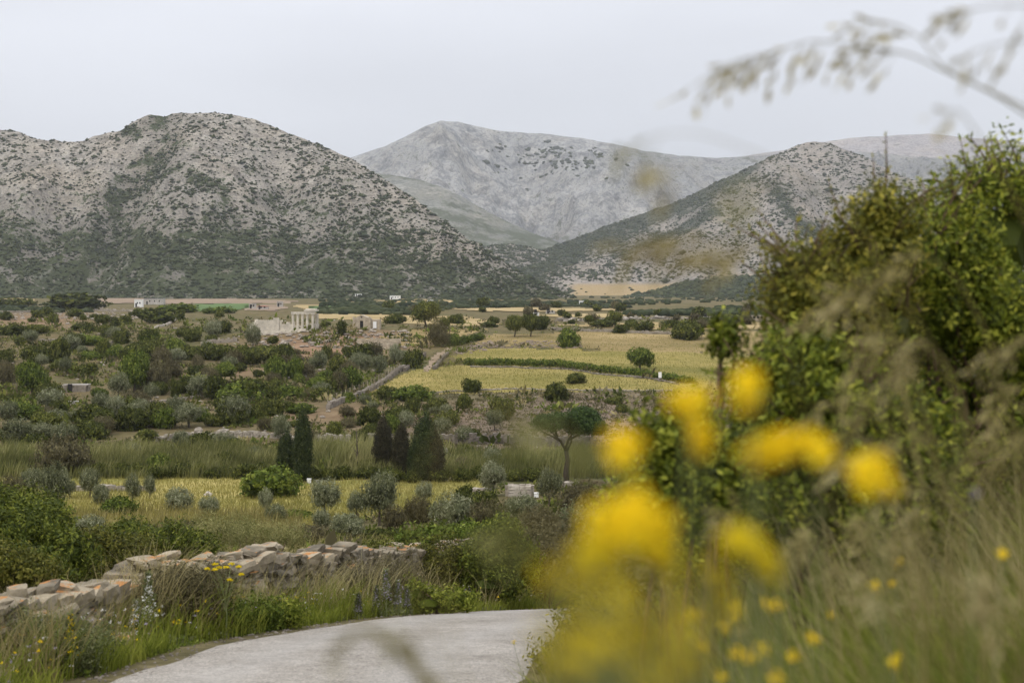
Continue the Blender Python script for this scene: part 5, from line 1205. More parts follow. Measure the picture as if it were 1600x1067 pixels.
# leafy near shrubs, leaves about hand size groups; each has crown and stems
def leafy(name, label, lobes, foot, m, leaf, twigs, per, length, aspect=.45, stems=7, up=.5, cat='shrub', core=True, shoots=0, group=None, bottom=None, rough=.35, gaps=.22):
    """lobes in metres around the foot"""
    e = link(name, None, None, tuple(foot)); tag(e, label, cat, group)
    link('crown', crown(lobes, twigs, per, leaf, length, m, aspect, up=up, name='crown', core=core, shell=.62, bottom=bottom, rough=rough, gaps=gaps), e)
    mb = MB(); L = np.array(lobes)
    for i in range(stems):
        l = L[i % len(L)]; tip = l[:3]+unit(1)[0]*l[3:]*.6; mid = tip*.5+R.normal(0, .06, 3); mb.tube([(R.uniform(-.1, .1), R.uniform(-.1, .1), -.2), mid, tip], [.035*max(.5, l[3]), .022*max(.5, l[3]), .006], 5)
    link('stem', mb.mesh('stem', M['brownstem'], True), e)
    if shoots:
        mb = MB(); sv, sl_ = [], []
        for i in range(shoots):
            l = L[int(R.integers(len(L)))]; d = unit(1)[0]; d[2] = abs(d[2])+.4; d /= np.linalg.norm(d); a = l[:3]+d*l[3:]*.85; b = a+d*length*R.uniform(.8, 2.1)+R.normal(0, .04, 3)
            mb.tube([a, (a+b)/2+R.normal(0, .015, 3), b], [.006, .004, .002], 4)
            for f in np.linspace(.1, 1, 9): sv.append(a+(b-a)*f); sl_.append((b-a)/np.linalg.norm(b-a)*.7+unit(1)[0])
        V, Q = leafquads(np.repeat(np.array(sv), 2, 0), np.repeat(np.array(sl_), 2, 0)*.6+unit(2*len(sv))*.6, leaf*R.uniform(.6, 1.1, 2*len(sv)), aspect)
        link('shoot', mb.mesh('shoot', M['brownstem']), e); link('shoot_leaves', mesh('shoot_leaves', V, Q, None, m, np.repeat(R.uniform(.3, .8, 2*len(sv)), 4)), e)
    return e
def pix_lobes(foot_px, D, items, sy=.8):
    fx, fy, fz = foot_px; L = []
    for (px, py, rx, ry, dd) in items:
        q = P(px, py, D+dd); k = (D+dd)/F; L.append((q[0]-fx, q[1]-fy, q[2]-fz, rx*k, max(rx, ry)*k*sy, ry*k))
    return L
def near_bush(label, px, D, items, m, leaf, twigs, per, length, **kw):
    y = D; x = (px-CX)/F*D; z = float(height(x, y)); f = (x, y, z)
    return leafy(kw.pop('name', 'shrub'), label, pix_lobes(f, D, items, kw.pop('sy', .8)), f, m, leaf, twigs, per, length, **kw)
near_bush('bright green leafy shrub behind the wall at the far left', 60, 27, [(20, 850, 60, 50, 0), (70, 835, 50, 45, 1), (0, 800, 60, 35, 3), (50, 812, 55, 34, 3), (105, 870, 40, 40, 0), (30, 900, 70, 35, -1.5), (-40, 860, 60, 60, 0)], M['thicket'], .085, 6800, 6, .24)
near_bush('olive-green shrub behind the dip in the wall', 150, 29, [(140, 868, 45, 34, 0), (180, 880, 50, 32, 0), (120, 895, 40, 25, -1), (215, 868, 30, 26, 1)], M['thicket_olive'], .08, 4400, 6, .22)
near_bush('dark shrub behind the highest part of the wall', 275, 33, [(230, 862, 30, 26, 0), (270, 850, 40, 26, 0), (305, 862, 36, 24, 0), (200, 840, 40, 20, 3)], M['thicket'], .085, 3400, 6, .24)
near_bush('brownish-tinted shrub at the lower left corner behind the wall', 20, 21.5, [(-10, 890, 60, 34, 0), (45, 898, 45, 22, 0), (-60, 900, 60, 40, 0)], M['thicket_olive'], .07, 3000, 6, .2)
near_bush('bright green shrub at the end of the wall beside the road', 775, 31, [(775, 870, 46, 42, 0), (745, 890, 30, 34, 0), (805, 885, 32, 34, 0), (785, 840, 26, 24, 0), (765, 915, 40, 20, -.5)], M['thicket'], .085, 5600, 6, .24)
near_bush('dull green shrub left of the bright one at the wall end', 690, 31, [(690, 885, 40, 36, 0), (655, 890, 36, 28, 0), (620, 900, 30, 26, 0), (715, 905, 24, 24, 0)], M['thicket_olive'], .07, 4000, 6, .26)
near_bush('grey twiggy shrub right of the bright one at the road bend', 850, 33, [(850, 885, 36, 40, 0), (880, 860, 36, 46, 2), (835, 850, 26, 26, 3), (910, 890, 30, 34, 1)], M['dun'], .09, 2600, 6, .35)
near_bush('feathery grey-green growth behind the middle of the wall', 400, 36, [(330, 840, 44, 26, 0), (400, 846, 34, 22, 1), (450, 842, 30, 16, 2), (360, 830, 40, 16, 4)], M['reed'], .09, 2600, 6, .34, up=1.6, aspect=.18, core=False)
near_bush('dark shrub growing on the wall between lichened stones', 585, 29.5, [(580, 880, 26, 26, 0), (605, 872, 20, 20, 0), (560, 900, 20, 20, -.5)], M['shrub'], .08, 1100, 6, .22)
near_bush('dense rounded shrub below the stone huts', 720, 45, [(700, 845, 40, 18, 0), (750, 838, 40, 18, 2), (660, 850, 40, 16, 0)], M['green'], .15, 1600, 6, .3)
near_bush('grey-green broom-like bush on the verge left of the wall end', 250, 18.6, [(260, 940, 44, 44, 0), (300, 950, 40, 36, 0), (230, 960, 26, 30, -.5), (330, 930, 30, 34, .6)], M['dun'], .07, 2600, 6, .22, up=1.4, aspect=.25)
near_bush('green bushy herb in front of the wall beside the fennel', 330, 19.2, [(310, 965, 36, 26, 0), (350, 970, 40, 22, 0), (400, 965, 36, 22, .8)], M['green'], .05, 2200, 7, .16, up=.8)
near_bush('bright green herb mound on the verge', 420, 20.5, [(395, 968, 40, 22, 0), (440, 962, 38, 20, 0), (360, 985, 34, 16, -.5)], M['grass'], .06, 900, 6, .14, up=.8)
near_bush('brownish grass-like bush against the wall below the dark shrub', 570, 25.5, [(540, 925, 34, 34, 0), (590, 918, 34, 38, .6), (630, 920, 30, 34, 1.2), (500, 935, 24, 24, -.6)], M['dun'], .06, 3600, 6, .26, up=1.4, aspect=.2)
near_bush('bright green herb patch below the dull shrub', 690, 26, [(670, 944, 34, 16, 0), (710, 942, 30, 14, 0), (650, 930, 20, 18, 0)], M['grass'], .07, 1000, 6, .16, up=.8)
near_bush('grey-green weedy bush in the lower left corner', 60, 14.6, [(40, 1010, 60, 40, 0), (100, 1030, 50, 36, -.3), (0, 1040, 60, 40, -.4), (150, 1020, 30, 30, .4)], M['herb'], .05, 3000, 6, .2, up=1.2, aspect=.3, core=False)

# flowering spires
def spire(px, base, w_, h_, label, D=None, flower='lilac', group=None):
    if D is None: x, y, z = hit(px, base, 12.5)
    else: y = D; x = (px-CX)/F*D; z = float(height(x, y))
    k = y/F; h = h_*k; r = w_/2*k; e = link('flower_spire', None, None, (x, y, z)); tag(e, label, 'flower', group)
    mb = MB(); mb.tube([(0, 0, -.1), (r*.1, 0, h*.5), (0, 0, h)], [.014, .01, .004], 5); link('stem', mb.mesh('stem', M['stem']), e)
    n = 420; f = R.uniform(0, 1, n)**.8; a = R.uniform(0, 6.28, n); rr_ = r*(1-f)**.7*R.uniform(.2, 1, n); c = np.stack((np.cos(a)*rr_, np.sin(a)*rr_, f*h), 1)
    d = np.stack((np.cos(a), np.sin(a), a*0+.8), 1)+unit(n)*.4; V, Q = leafquads(c, d/np.linalg.norm(d, axis=1)[:, None], R.uniform(.03, .07, n), .4)
    link('leaves', mesh('leaves', V, Q, None, M['herb'], np.repeat(R.uniform(.4, 1, n), 4)), e)
    n = 160; f = R.uniform(.35, 1, n); a = R.uniform(0, 6.28, n); rr_ = r*(1.05-f)*R.uniform(.6, 1.1, n); c = np.stack((np.cos(a)*rr_, np.sin(a)*rr_, f*h), 1)
    V, Q = leafquads(c, unit(n), R.uniform(.02, .035, n), .9); link('petals', mesh('petals', V, Q, None, M[flower], np.repeat(R.uniform(.3, 1, n), 4)), e)
spire(232, 1000, 36, 110, 'tall grey woolly flower spire in front of the wall', 17.6, 'white')
spire(213, 1003, 26, 70, 'shorter grey flower spire left of the tall woolly one', 17.4, 'white')
spire(603, 962, 24, 74, 'pale lilac flower spire, tallest of the clump by the road', 24.3)
spire(588, 962, 16, 48, 'pale lilac flower spire left of the tallest in the clump', 24.2)
spire(622, 962, 18, 56, 'pale lilac flower spire right of the tallest in the clump', 24.5)
spire(636, 960, 16, 44, 'rightmost pale lilac flower spire of the roadside clump', 24.8)
spire(560, 968, 16, 40, 'leftmost pale lilac flower spire of the roadside clump', 23.2)
spire(110, 1062, 30, 96, 'grey-green weed spire by the road in the lower left', 14.2, 'yellow')
spire(75, 1058, 26, 80, 'weed spire with whitish flowers in front of the broken wall', 14.6, 'white')
# fennel-like plant in front of the wall
def umbel_plant(x, y, z, h, heads, label, m, r=.045, branch=.3, group=None, name='fennel_plant'):
    e = link(name, None, None, (x, y, z)); tag(e, label, 'plant', group); mb = MB(); top = np.array((0, 0, h*.55)); mb.tube([(0, 0, -.1), (.02, 0, h*.3), top], [.012, .01, .007], 5)
    for i in range(heads):
        a = i/heads*6.28; t_ = top+np.array((math.cos(a)*branch*R.uniform(.3, 1), math.sin(a)*branch*R.uniform(.3, 1), h*R.uniform(.25, .45))); mb.tube([top*R.uniform(.6, 1), (top+t_)/2+(0, 0, .0), t_], [.006, .004, .003], 4)
        n = 90; b = R.uniform(0, 6.28, n); q = np.sqrt(R.uniform(0, 1, n))*r*1.6; c = t_+np.stack((np.cos(b)*q, np.sin(b)*q, -q*q*4+R.uniform(0, .012, n)), 1)
        V, Q = leafquads(c, unit(n), .018, .8); link('flower_head', mesh('flower_head', V, Q, None, m, np.repeat(R.uniform(0, 1, n), 4)), e)
    link('stem', mb.mesh('stem', M['stem']), e)
x = (352-CX)/F*18.6; umbel_plant(x, 18.6, float(height(x, 18.6)), .95, 9, 'spindly yellow-orange flowering fennel in front of the wall', M['yelgreen'], r=.022, branch=.3)

# ------------------------------------------------------------------ the near bank: shrubs
near_bush('large dark leafy shrub rising above the hills at the right edge', 1500, 7.0, [(1540, 385, 100, 100, 0), (1440, 415, 76, 76, -.2), (1612, 350, 90, 100, .2), (1495, 335, 50, 42, 0), (1560, 500, 170, 130, .1), (1440, 500, 110, 100, -.1), (1640, 560, 130, 200, .1), (1500, 650, 160, 130, .2), (1570, 292, 46, 26, 0)],
          M['lentisk'], .036, 9500, 7, .14, stems=18, shoots=110, aspect=.42, rough=.5, gaps=.32)
near_bush('olive-tinted leafy shrub in front of the large dark one', 1330, 6.3, [(1350, 440, 52, 80, 0), (1290, 480, 66, 56, 0), (1235, 480, 30, 26, 0), (1380, 520, 80, 70, 0), (1300, 545, 76, 50, .1), (1385, 350, 30, 34, 0), (1260, 430, 28, 24, 0)],
          M['lentisk_olive'], .034, 6500, 7, .13, stems=16, shoots=90, aspect=.42, rough=.5, gaps=.32)
near_bush('fresh green leafy shrub low on the bank', 1270, 6.0, [(1250, 590, 66, 46, 0), (1320, 620, 80, 60, 0), (1215, 640, 44, 50, 0), (1380, 690, 90, 70, 0), (1270, 700, 90, 60, 0), (1190, 720, 60, 50, 0), (1300, 800, 110, 60, 0), (1440, 760, 90, 80, 0)],
          M['lentisk'], .036, 8000, 7, .13, stems=12, shoots=60, aspect=.42, rough=.45, gaps=.3)
near_bush('light green leafy sprig among the yellow flowers', 1060, 5.6, [(1020, 672, 24, 20, 0), (1060, 680, 34, 26, 0), (1090, 665, 26, 24, 0), (1050, 710, 34, 30, 0), (1100, 760, 60, 50, 0), (1020, 800, 60, 50, 0)], M['lentisk'], .032, 1500, 6, .1, stems=6, shoots=10)
near_bush('slender young tree with a few leaves left of the shrubs', 1132, 6.2, [(1132, 518, 13, 14, 0), (1122, 545, 9, 9, 0), (1142, 540, 9, 9, 0), (1131, 588, 5, 5, 0)], M['lentisk'], .034, 150, 6, .06, gaps=0, rough=.3, name='sapling', cat='tree', core=False, stems=4)
x = (1134-CX)/F*6.2; z = float(height(x, 6.2)); 
near_bush('grey-brown twiggy undershrub behind the yellow flowers', 1080, 9.5, [(1060, 800, 90, 60, 0), (1150, 780, 90, 60, 0), (980, 860, 90, 60, 0), (1100, 880, 120, 60, 0), (1240, 840, 120, 60, 0)], M['dun'], .05, 3600, 6, .22, stems=8)
# right-hand verge where the road bends out of sight
near_bush('low olive-green bush where the road bends out of sight', 905, 15, [(900, 1000, 36, 40, 0), (935, 960, 34, 40, .6), (880, 1040, 34, 36, -.5), (960, 1010, 40, 50, 0)], M['lentisk_olive'], .05, 2200, 6, .2)
near_bush('fresh green bush behind the big lower yellow flowers', 985, 19, [(960, 950, 34, 34, 0), (1000, 920, 44, 50, 0), (1040, 900, 44, 60, 0), (935, 975, 24, 24, -.5)], M['lentisk'], .055, 2600, 6, .22)
near_bush('broom-like dry bush at the lower bank', 930, 11, [(900, 1060, 40, 30, 0), (960, 1040, 50, 50, 0), (1010, 1010, 50, 60, .3)], M['dun'], .04, 2200, 6, .2, up=1.2, aspect=.3)
near_bush('leafy bush filling the bank behind the upper yellow flowers', 1110, 7.5, [(1080, 730, 60, 40, 0), (1130, 760, 70, 60, 0), (1040, 780, 50, 44, 0), (1180, 800, 80, 60, 0), (1090, 840, 80, 60, 0)], M['lentisk'], .034, 4200, 7, .12, stems=8, shoots=10)
# bank grass and herbs
def bank_pts(n, x0, x1, y0, y1):
    y = np.exp(R.uniform(math.log(y0), math.log(y1), n)); px = R.uniform(x0, x1, n); x = (px-CX)/F*y; k_ = x > road_left(y)+RW+.1; x, y = x[k_], y[k_]; return np.stack((x, y, height(x, y)), 1)
def bank_grass(n, bx, h, wd, m, name, seed, lean=-.25):
    p = bank_pts(n, *bx); d = fbm(p[:, 0]/.35, p[:, 1]/.35, 3, seed); p = p[R.uniform(0, 1, len(p)) < sstep(.3, .62, d)]; hh = R.uniform(*h, len(p))*(.7+.6*fbm(p[:, 0]/.5, p[:, 1]/.5, 2, seed+4))
    tn = .1+.7*fbm(p[:, 0]/.3, p[:, 1]/.3, 3, seed+1)+R.normal(0, .14, len(p)); return blades(p, hh, hh*0+wd, np.stack((hh*lean, hh*-.05, hh*0), 1), tn, m, name, 3, None, .28)
bank_grass(9000, (830, 1120, 8, 34), (.25, .6), .01, M['grass'], 'bank_grass', 251)
bank_grass(4000, (830, 1120, 8, 34), (.3, .7), .009, M['straw'], 'dry_bank_grass', 255)
bank_grass(12000, (800, 1120, 3.2, 13), (.2, .5), .006, M['grass'], 'bank_grass', 231)
bank_grass(4000, (820, 1100, 4, 13), (.2, .5), .006, M['straw'], 'dry_bank_grass', 241)
bank_grass(26000, (880, 1750, 2.6, 9), (.25, .62), .006, M['grass'], 'bank_grass', 201, -.35)
bank_grass(3500, (900, 1750, 3.0, 10), (.3, .7), .005, M['dead'], 'dry_bank_grass', 211)
bank_grass(3600, (950, 1750, 3.4, 9), (.4, .9), .005, M['straw'], 'straw_bank_grass', 221)
p = bank_pts(4200, 820, 1750, 2.6, 12); tufts(p, R.uniform(.06, .2, len(p)), M['herb'], 'bank_herbs', 26, .2)
p = bank_pts(1500, 850, 1750, 3, 12); tufts(p, R.uniform(.08, .22, len(p)), M['shrub'], 'bank_herbs', 26, .2)

# ------------------------------------------------------------------ yellow flowers, very near
LAND2 = [(975, 708, 'the leftmost upper yellow head'), (1078, 634, 'the upper left yellow head'), (1172, 616, 'the highest yellow head'), (1230, 704, 'the wide yellow triple'), (1370, 747, 'the apart yellow head'), (990, 820, 'the big lower clump'), (1180, 870, 'the dull yellow pair'), (1205, 944, 'the bright small pair'),
         (1272, 995, 'the single small yellow flower'), (1366, 920, 'the right small yellow flower'), (1405, 880, 'the topmost right small flower'), (1568, 869, 'the pale flower at the right edge'), (1398, 1034, 'the low right small flower'), (1522, 770, 'the lilac flower'), (905, 948, 'the end of the road'), (1132, 530, 'the slender sapling'), (1440, 300, 'the dark shrub top'), (1240, 460, 'the olive-tinted shrub'), (1560, 480, 'the dark shrub heart'), (1000, 1060, 'the bottom edge middle'), (1590, 1050, 'the bottom right corner'), (880, 1060, 'the lower road edge'), (1600, 640, 'the right edge')]
def autofg(base, px, py):
    d = sorted(LAND2, key=lambda q: math.hypot(q[0]-px, q[1]-py))
    def rel(q):
        dx, dy = px-q[0], py-q[1]
        if abs(dx) > abs(dy)*1.6: a = 'left of' if dx < 0 else 'right of'
        elif abs(dy) > abs(dx)*1.6: a = 'above' if dy < 0 else 'below'
        else: a = ('above and' if dy < 0 else 'below and')+(' left of' if dx < 0 else ' right of')
        return ('close ' if math.hypot(dx, dy) < 50 else '')+a+' '+q[2]
    for q in [rel(d[0]), rel(d[1]), 'between '+d[0][2]+' and '+d[1][2], rel(d[2]), 'between '+d[0][2]+' and '+d[2][2], rel(d[3]), rel(d[4])]:
        l = base+' '+q
        if l not in USED and len(l.split()) <= 16: USED.add(l); return l
    return base
DISC = None
def florets(c, r, n, m, dome=.3, sz=.006, name='flower_head', nrm=(0, -.25, 1)):
    nz_ = np.array(nrm, float); nz_ /= np.linalg.norm(nz_); u = np.cross(nz_, (1, 0, 0)); u /= np.linalg.norm(u); v = np.cross(nz_, u)
    k = 7; ca = R.uniform(0, 6.28, k); cr = np.sqrt(R.uniform(0, .42, k)); cs = R.uniform(.28, .55, k); g = R.integers(0, k, n)
    a = R.uniform(0, 6.28, n); q = np.sqrt(R.uniform(0, 1, n))*cs[g]
    du = np.cos(ca[g])*cr[g]+np.cos(a)*q; dv = np.sin(ca[g])*cr[g]*.85+np.sin(a)*q
    cc_ = np.asarray(c)+(u*du[:, None]+v*dv[:, None])*r+nz_*((1-(q/cs[g])**2)*cs[g]*r*dome+R.uniform(-.2, .2, k)[g]*r+R.uniform(-.0015, .0015, n))[:, None]
    V = (ICO[None]*sz*.5*R.uniform(.7, 1.2, (n, 1, 1))+cc_[:, None]); T = ICT[None]+np.arange(n)[:, None, None]*12
    tn = np.clip(R.normal(.5, .2, n)+R.normal(0, .22, k)[g], 0, 1)
    return mesh(name, V.reshape(-1, 3), None, T, m, np.repeat(tn, 12), True)
def flower(px, py, D, rpx, label, m='yellow', n=150, stem_to=None, group=None):
    c = P(px, py, D); r = rpx*1.2/F*D; z = float(height(c[0], D)); foot = np.array((c[0]+R.uniform(-.06, .06)*D, D+R.uniform(.0, .08), 0)); foot[2] = float(height(foot[0], foot[1]))
    e = link('yellow_flower', None, None, tuple(foot)); tag(e, label, 'flower', group)
    b = c-foot; mb = MB(); mid = b*np.array((.35, .4, .6)); mb.tube([(0, 0, -.03), mid*.5, mid, b-(0, 0, r*.35)], [.0022, .002, .0016, .0012], 5)
    for i in range(7):
        a = i/7*6.28; mb.tube([b-(0, 0, r*.8), b+np.array((math.cos(a)*r*.6, math.sin(a)*r*.6, -r*.05))], [.0009, .0007], 4)
    link('stem', mb.mesh('stem', M['stem']), e)
    link('flower_head', florets(b, r, int(n*1.3), M[m], .8, r*.2, nrm=(0, -.75, .8)), e)
    nl = 26; f = R.uniform(.05, .75, nl); c_ = np.array([np.interp(q, [0, .33, .66, 1], [0, *(mid*.5)[2:3], mid[2], b[2]]) for q in f]); xy = np.array([[np.interp(q, [0, .33, .66, 1], [0, (mid*.5)[j], mid[j], b[j]]) for j in (0, 1)] for q in f])
    V, Q = leafquads(np.column_stack((xy, c_)), unit(nl)+np.array((0, 0, .6)), R.uniform(.02, .05, nl), .18)
    link('leaves', mesh('leaves', V, Q, None, M['herb'], np.repeat(R.uniform(.2, .9, nl), 4)), e)
    return e
FL = [(975, 708, .95, 37, 'big blurred yellow flower head, leftmost of the upper cluster'), (1078, 634, .95, 36, 'yellow flower head above and left of the paired ones'), (1172, 616, .95, 38, 'highest yellow flower head of the cluster'),
      (1097, 700, .98, 34, 'yellow flower head in the middle under the two highest'), (1190, 706, .97, 34, 'left head of the wide yellow triple'), (1230, 704, .99, 36, 'middle head of the wide yellow triple'), (1272, 706, .97, 33, 'right head of the wide yellow triple'),
      (1370, 747, .96, 39, 'yellow flower head standing apart on the right'),
      (960, 820, .75, 44, 'left head of the big lower yellow clump'), (1010, 830, .77, 46, 'right head of the big lower yellow clump'), (985, 790, .8, 34, 'top head of the big lower yellow clump'), (930, 868, .74, 40, 'dim yellow head at the lower left of the big clump'), (1040, 862, .78, 36, 'dim yellow head at the lower right of the big clump'),
      (1160, 850, .9, 36, 'dull yellow head between the big clump and the small flowers'), (1200, 885, .92, 30, 'dull yellow head just above the small orange-yellow flowers')]
for px, py, D, r_, lb in FL: flower(px, py, D*.9, r_, lb, 'yellow' if r_ > 30 and 'd' != lb[0] else 'yelgreen')
FG = [(900, 880, .62, 34), (940, 985, .58, 38), (985, 940, .6, 38), (1030, 1000, .6, 38), (905, 1045, .57, 40), (1085, 1040, .62, 34), (1120, 915, .7, 30), (860, 905, .62, 30), (905, 930, .6, 34), (960, 900, .6, 30), (1100, 885, .7, 30), (850, 1000, .6, 28), (970, 1020, .56, 40), (1040, 1055, .6, 36), (890, 985, .6, 40), (950, 950, .58, 40), (1010, 980, .6, 44), (930, 1030, .55, 44), (1060, 930, .66, 34), (1080, 1000, .62, 40), (870, 1040, .62, 34), (1000, 1050, .58, 42), (1130, 950, .7, 30)]
for px, py, D, r_ in FG: flower(px, py, D, r_, autofg('faint yellow-green flower head', px, py), 'yelgreen', 22, group='very blurred yellow-green flower heads low in the foreground')
FS = [(1196, 942, 2.2, 12), (1215, 946, 2.25, 11), (1150, 948, 2.2, 11), (1132, 982, 2.1, 10), (1148, 964, 2.3, 10), (1272, 995, 2.2, 13), (1366, 920, 2.5, 13), (1405, 880, 2.6, 12), (1568, 869, 2.2, 12), (1398, 1034, 2.1, 13), (1190, 1015, 2.0, 13), (1172, 1030, 1.9, 13), (1150, 1020, 1.9, 12), (1240, 1030, 2.1, 12), (1212, 1060, 1.8, 13), (1395, 914, 2.8, 7), (1300, 960, 2.6, 7), (1130, 1060, 1.8, 12), (1100, 1010, 1.7, 11), (1085, 960, 1.8, 10)]
SL = ['upper left small yellow flower of the bright pair', 'upper right small yellow flower of the bright pair', 'small yellow flower just left of the bright pair', 'small yellow flower lower left of the bright pair', None, 'single small yellow flower right of the lower group', 'small yellow flower below the topmost right one', 'topmost of the small orange-yellow flowers on the right', 'pale yellow flower near the right edge', 'small yellow flower low on the right half']
for i, (px, py, D, r_) in enumerate(FS):
    lb = SL[i] if i < len(SL) else None
    flower(px, py, D, r_, lb or autofg('small yellow flower', px, py), 'yellow', 50, group='small yellow flowers on the lower bank')
flower(803, 1003, 11, 4, 'tiny yellow flower against the grey road', 'yellow', 30)
flower(1522, 770, 1.6, 8, 'small lilac flower blurred near the right edge', 'lilac', 40)

# ------------------------------------------------------------------ feathery grass heads, very near
def panicle(pts, sp, label, D=None, rad=.0012, tips=1., m='straw', name='grass_stalk', drop=.5, group=None, size=.012):
    """pts: (px, py, D) along the stalk from the ground end to the tip; sp: spikelets on the outer part"""
    W_ = np.array([P(*q) for q in pts]); n0 = len(W_); tt = np.linspace(0, n0-1, n0*5); W2 = np.stack([np.interp(tt, np.arange(n0), W_[:, j]) for j in range(3)], 1)
    for _ in range(3): W2[1:-1] = (W2[:-2]+W2[2:]+2*W2[1:-1])/4
    g = W2[0].copy(); foot = np.array((g[0], g[1], float(height(g[0], g[1]))))
    o_ = foot; W2 = np.vstack((np.array([foot, foot*.45+W2[0]*.55+(0, 0.02, 0)]), W2)) if W2[0][2] > foot[2]+.05 else W2
    e = link(name, None, None, tuple(o_)); tag(e, label, 'grass', group); mb = MB(); mb.tube(W2-o_, np.linspace(rad*1.5, rad*.5, len(W2)), 5)
    L = len(W2); c = []; d = []; s0 = int(L*(1-tips))
    for i in range(sp):
        f = R.uniform(s0, L-1.01); j = int(f); q = W2[j]+(W2[j+1]-W2[j])*(f-j); ax = W2[j+1]-W2[j]; ax /= np.linalg.norm(ax)+1e-9
        b = ax*.6+unit(1)[0]*.45+np.array((0, 0, -drop)); b /= np.linalg.norm(b); ln = size*R.uniform(.6, 1.8); mb.tube([q-o_, q-o_+b*ln], [rad*.4, rad*.25], 3, cap=False)
        for w_ in range(3): c.append(q-o_+b*ln*(.6+.3*w_)); d.append(b+unit(1)[0]*.3)
    link('stalk', mb.mesh('stalk', M['stem' if m == 'green' else 'dead']), e)
    V, Q = leafquads(np.array(c), np.array(d), size*R.uniform(.55, .9, len(c)), .36); link('spikelets', mesh('spikelets', V, Q, None, M[m], np.repeat(R.uniform(.2, .9, len(c)), 4)), e); return e
panicle([(1800, 330, 2.1), (1640, 205, 2.), (1560, 150, 2.), (1470, 108, 2.), (1420, 84, 2.), (1340, 72, 2.), (1270, 62, 2.), (1200, 84, 2.), (1150, 95, 2.), (1095, 125, 2.)], 40, 'long drooping grass head blurred against the sky, upper right', tips=.52, rad=.0013, drop=.45, size=.03)
panicle([(1800, 300, 2.), (1620, 175, 2.), (1540, 140, 2.), (1470, 105, 2.), (1440, 60, 2.), (1400, 38, 2.), (1350, 30, 2.)], 12, 'short grass side spray above the long drooping head', tips=.28, rad=.0013, size=.024)
panicle([(1800, 120, 1.7), (1680, 75, 1.7), (1600, 62, 1.7), (1550, 72, 1.7), (1510, 85, 1.7)], 9, 'blurred grass head touching the right edge, lower of two', tips=.5, rad=.001, size=.024)
panicle([(1800, 60, 1.7), (1680, 20, 1.7), (1600, 8, 1.7), (1540, 10, 1.7), (1480, 25, 1.7)], 11, 'blurred grass head touching the right edge at the very top', tips=.5, rad=.0012, size=.024)
panicle([(1640, 420, 1.6), (1580, 300, 1.6), (1530, 215, 1.6), (1500, 172, 1.6), (1480, 175, 1.6)], 6, 'single blurred grass tip above the dark shrub', tips=.25, rad=.001, size=.02)
panicle([(1500, 620, 1.3), (1330, 330, 1.3), (1200, 245, 1.3), (1100, 210, 1.3), (1040, 208, 1.3), (990, 222, 1.3)], 7, 'faint grass tip crossing in front of the central mountain', tips=.2, rad=.0006, m='reed', size=.02)
panicle([(1420, 760, 1.3), (1300, 480, 1.3), (1210, 390, 1.3), (1130, 370, 1.3), (1060, 368, 1.3), (990, 375, 1.3)], 26, 'orange-brown grass head in front of the right hill', tips=.36, rad=.0008, size=.022)
panicle([(1500, 800, 1.3), (1400, 560, 1.3), (1300, 420, 1.3), (1230, 390, 1.3), (1150, 375, 1.3), (1100, 380, 1.3)], 22, 'second brown grass head in front of the right hill', tips=.36, rad=.0008, size=.022)
panicle([(1300, 800, 1.), (1200, 420, 1.), (1120, 300, 1.), (1080, 262, 1.), (1050, 262, 1.)], 8, 'very faint brown grass tip left of the right hill peak', tips=.2, rad=.0005, size=.018)
panicle([(1400, 600, 1.), (1300, 380, 1.), (1230, 290, 1.), (1200, 282, 1.)], 8, 'faint yellow-green grass tip over the right hill', tips=.2, rad=.0005, m='reed', size=.018)
panicle([(760, 1180, 1.), (700, 1100, 1.), (640, 1030, 1.), (590, 990, 1.), (575, 982, 1.), (550, 990, 1.), (515, 1020, 1.)], 4, 'forked blurred grass blade over the road', tips=.3, rad=.0035, m='reed')
panicle([(690, 1180, 1.), (670, 1090, 1.), (650, 1030, 1.), (640, 990, 1.)], 3, 'thin blurred grass blade over the road, right fork', tips=.3, rad=.003, m='reed')
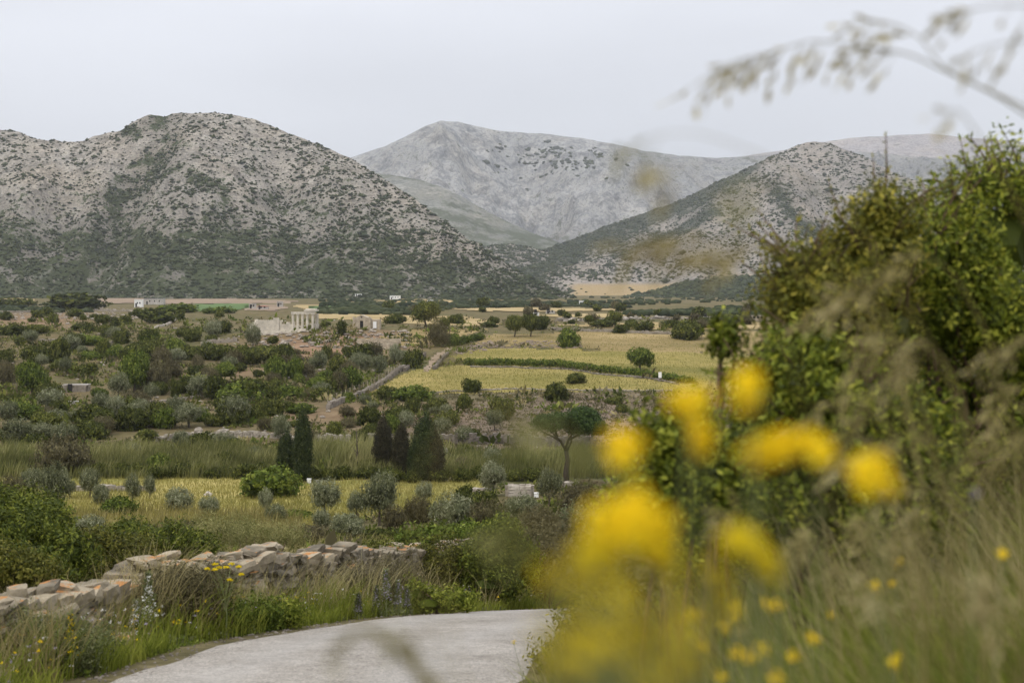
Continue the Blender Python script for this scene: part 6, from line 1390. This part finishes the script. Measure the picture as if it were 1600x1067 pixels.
panicle([(760, 1100, .9), (720, 1060, .9), (700, 960, .9), (690, 760, .9), (690, 560, .9), (686, 520, .9)], 8, 'tall thin grass stalk blurred upright through the valley', tips=.14, rad=.0005, m='dead')
panicle([(720, 1120, .9), (640, 900, .9), (660, 700, .9), (770, 625, .9), (800, 640, .9)], 12, 'blurred drooping grass head in front of the terrace slope', tips=.25, rad=.0005, m='reed', size=.018)
panicle([(900, 1100, .9), (860, 820, .9), (850, 680, .9), (870, 655, .9), (890, 670, .9)], 10, 'blurred grass head in front of the umbrella pine', tips=.12, rad=.0005, m='reed', size=.016)
panicle([(930, 1100, .9), (880, 900, .9), (850, 810, .9), (820, 810, .9)], 12, 'blurred grass head over the grey scrub right of the wall', tips=.3, rad=.0006, m='reed', size=.02)
# feathery grasses in front of the right-hand shrubs
fk = 0
for i in range(15):
    px = R.uniform(1230, 1640); py = R.uniform(330, 760)+max(0, (1400-px))*.5; D = R.uniform(1.6, 2.6); a = R.uniform(90, 190)
    panicle([(px+a*1.3, py+330, D), (px+a*.95, py+120, D), (px+a*.6, py+25, D), (px+a*.25, py, D), (px, py+20, D), (px-a*.25, py+55, D)], 22, autofg('pale drooping grass head', px, py), tips=.5, rad=.0012, m='dead' if i % 3 else 'straw', drop=.3, group='pale drooping grass heads in front of the right-hand shrubs', size=.022)
for i in range(16):
    px = R.uniform(980, 1600); py = R.uniform(800, 980); D = R.uniform(1.5, 3); a = R.uniform(20, 110)
    panicle([(px+a, py+400, D), (px+a*.8, py+160, D), (px+a*.3, py+30, D), (px, py, D)], 22, autofg('dry grass head', px, py), tips=.35, rad=.0012, m='dead' if i % 2 else 'straw', group='dry grass heads on the lower bank', size=.02)

# ------------------------------------------------------------------ air
mb = MB(); mb.box(-6500, 6500, -6500, 6500, -75, 620)
hz = link('haze', mb.mesh('haze', M['dark'])); hz.data.materials.clear()
m, t, o = mat('haze'); v = N(t, 'ShaderNodeVolumePrincipled', {'Color': (.9, .94, 1, 1), 'Density': 6e-5, 'Anisotropy': .3}); t.links.new(v.outputs[0], o.inputs['Volume']); hz.data.materials.append(m)
tag(hz, kind='stuff')
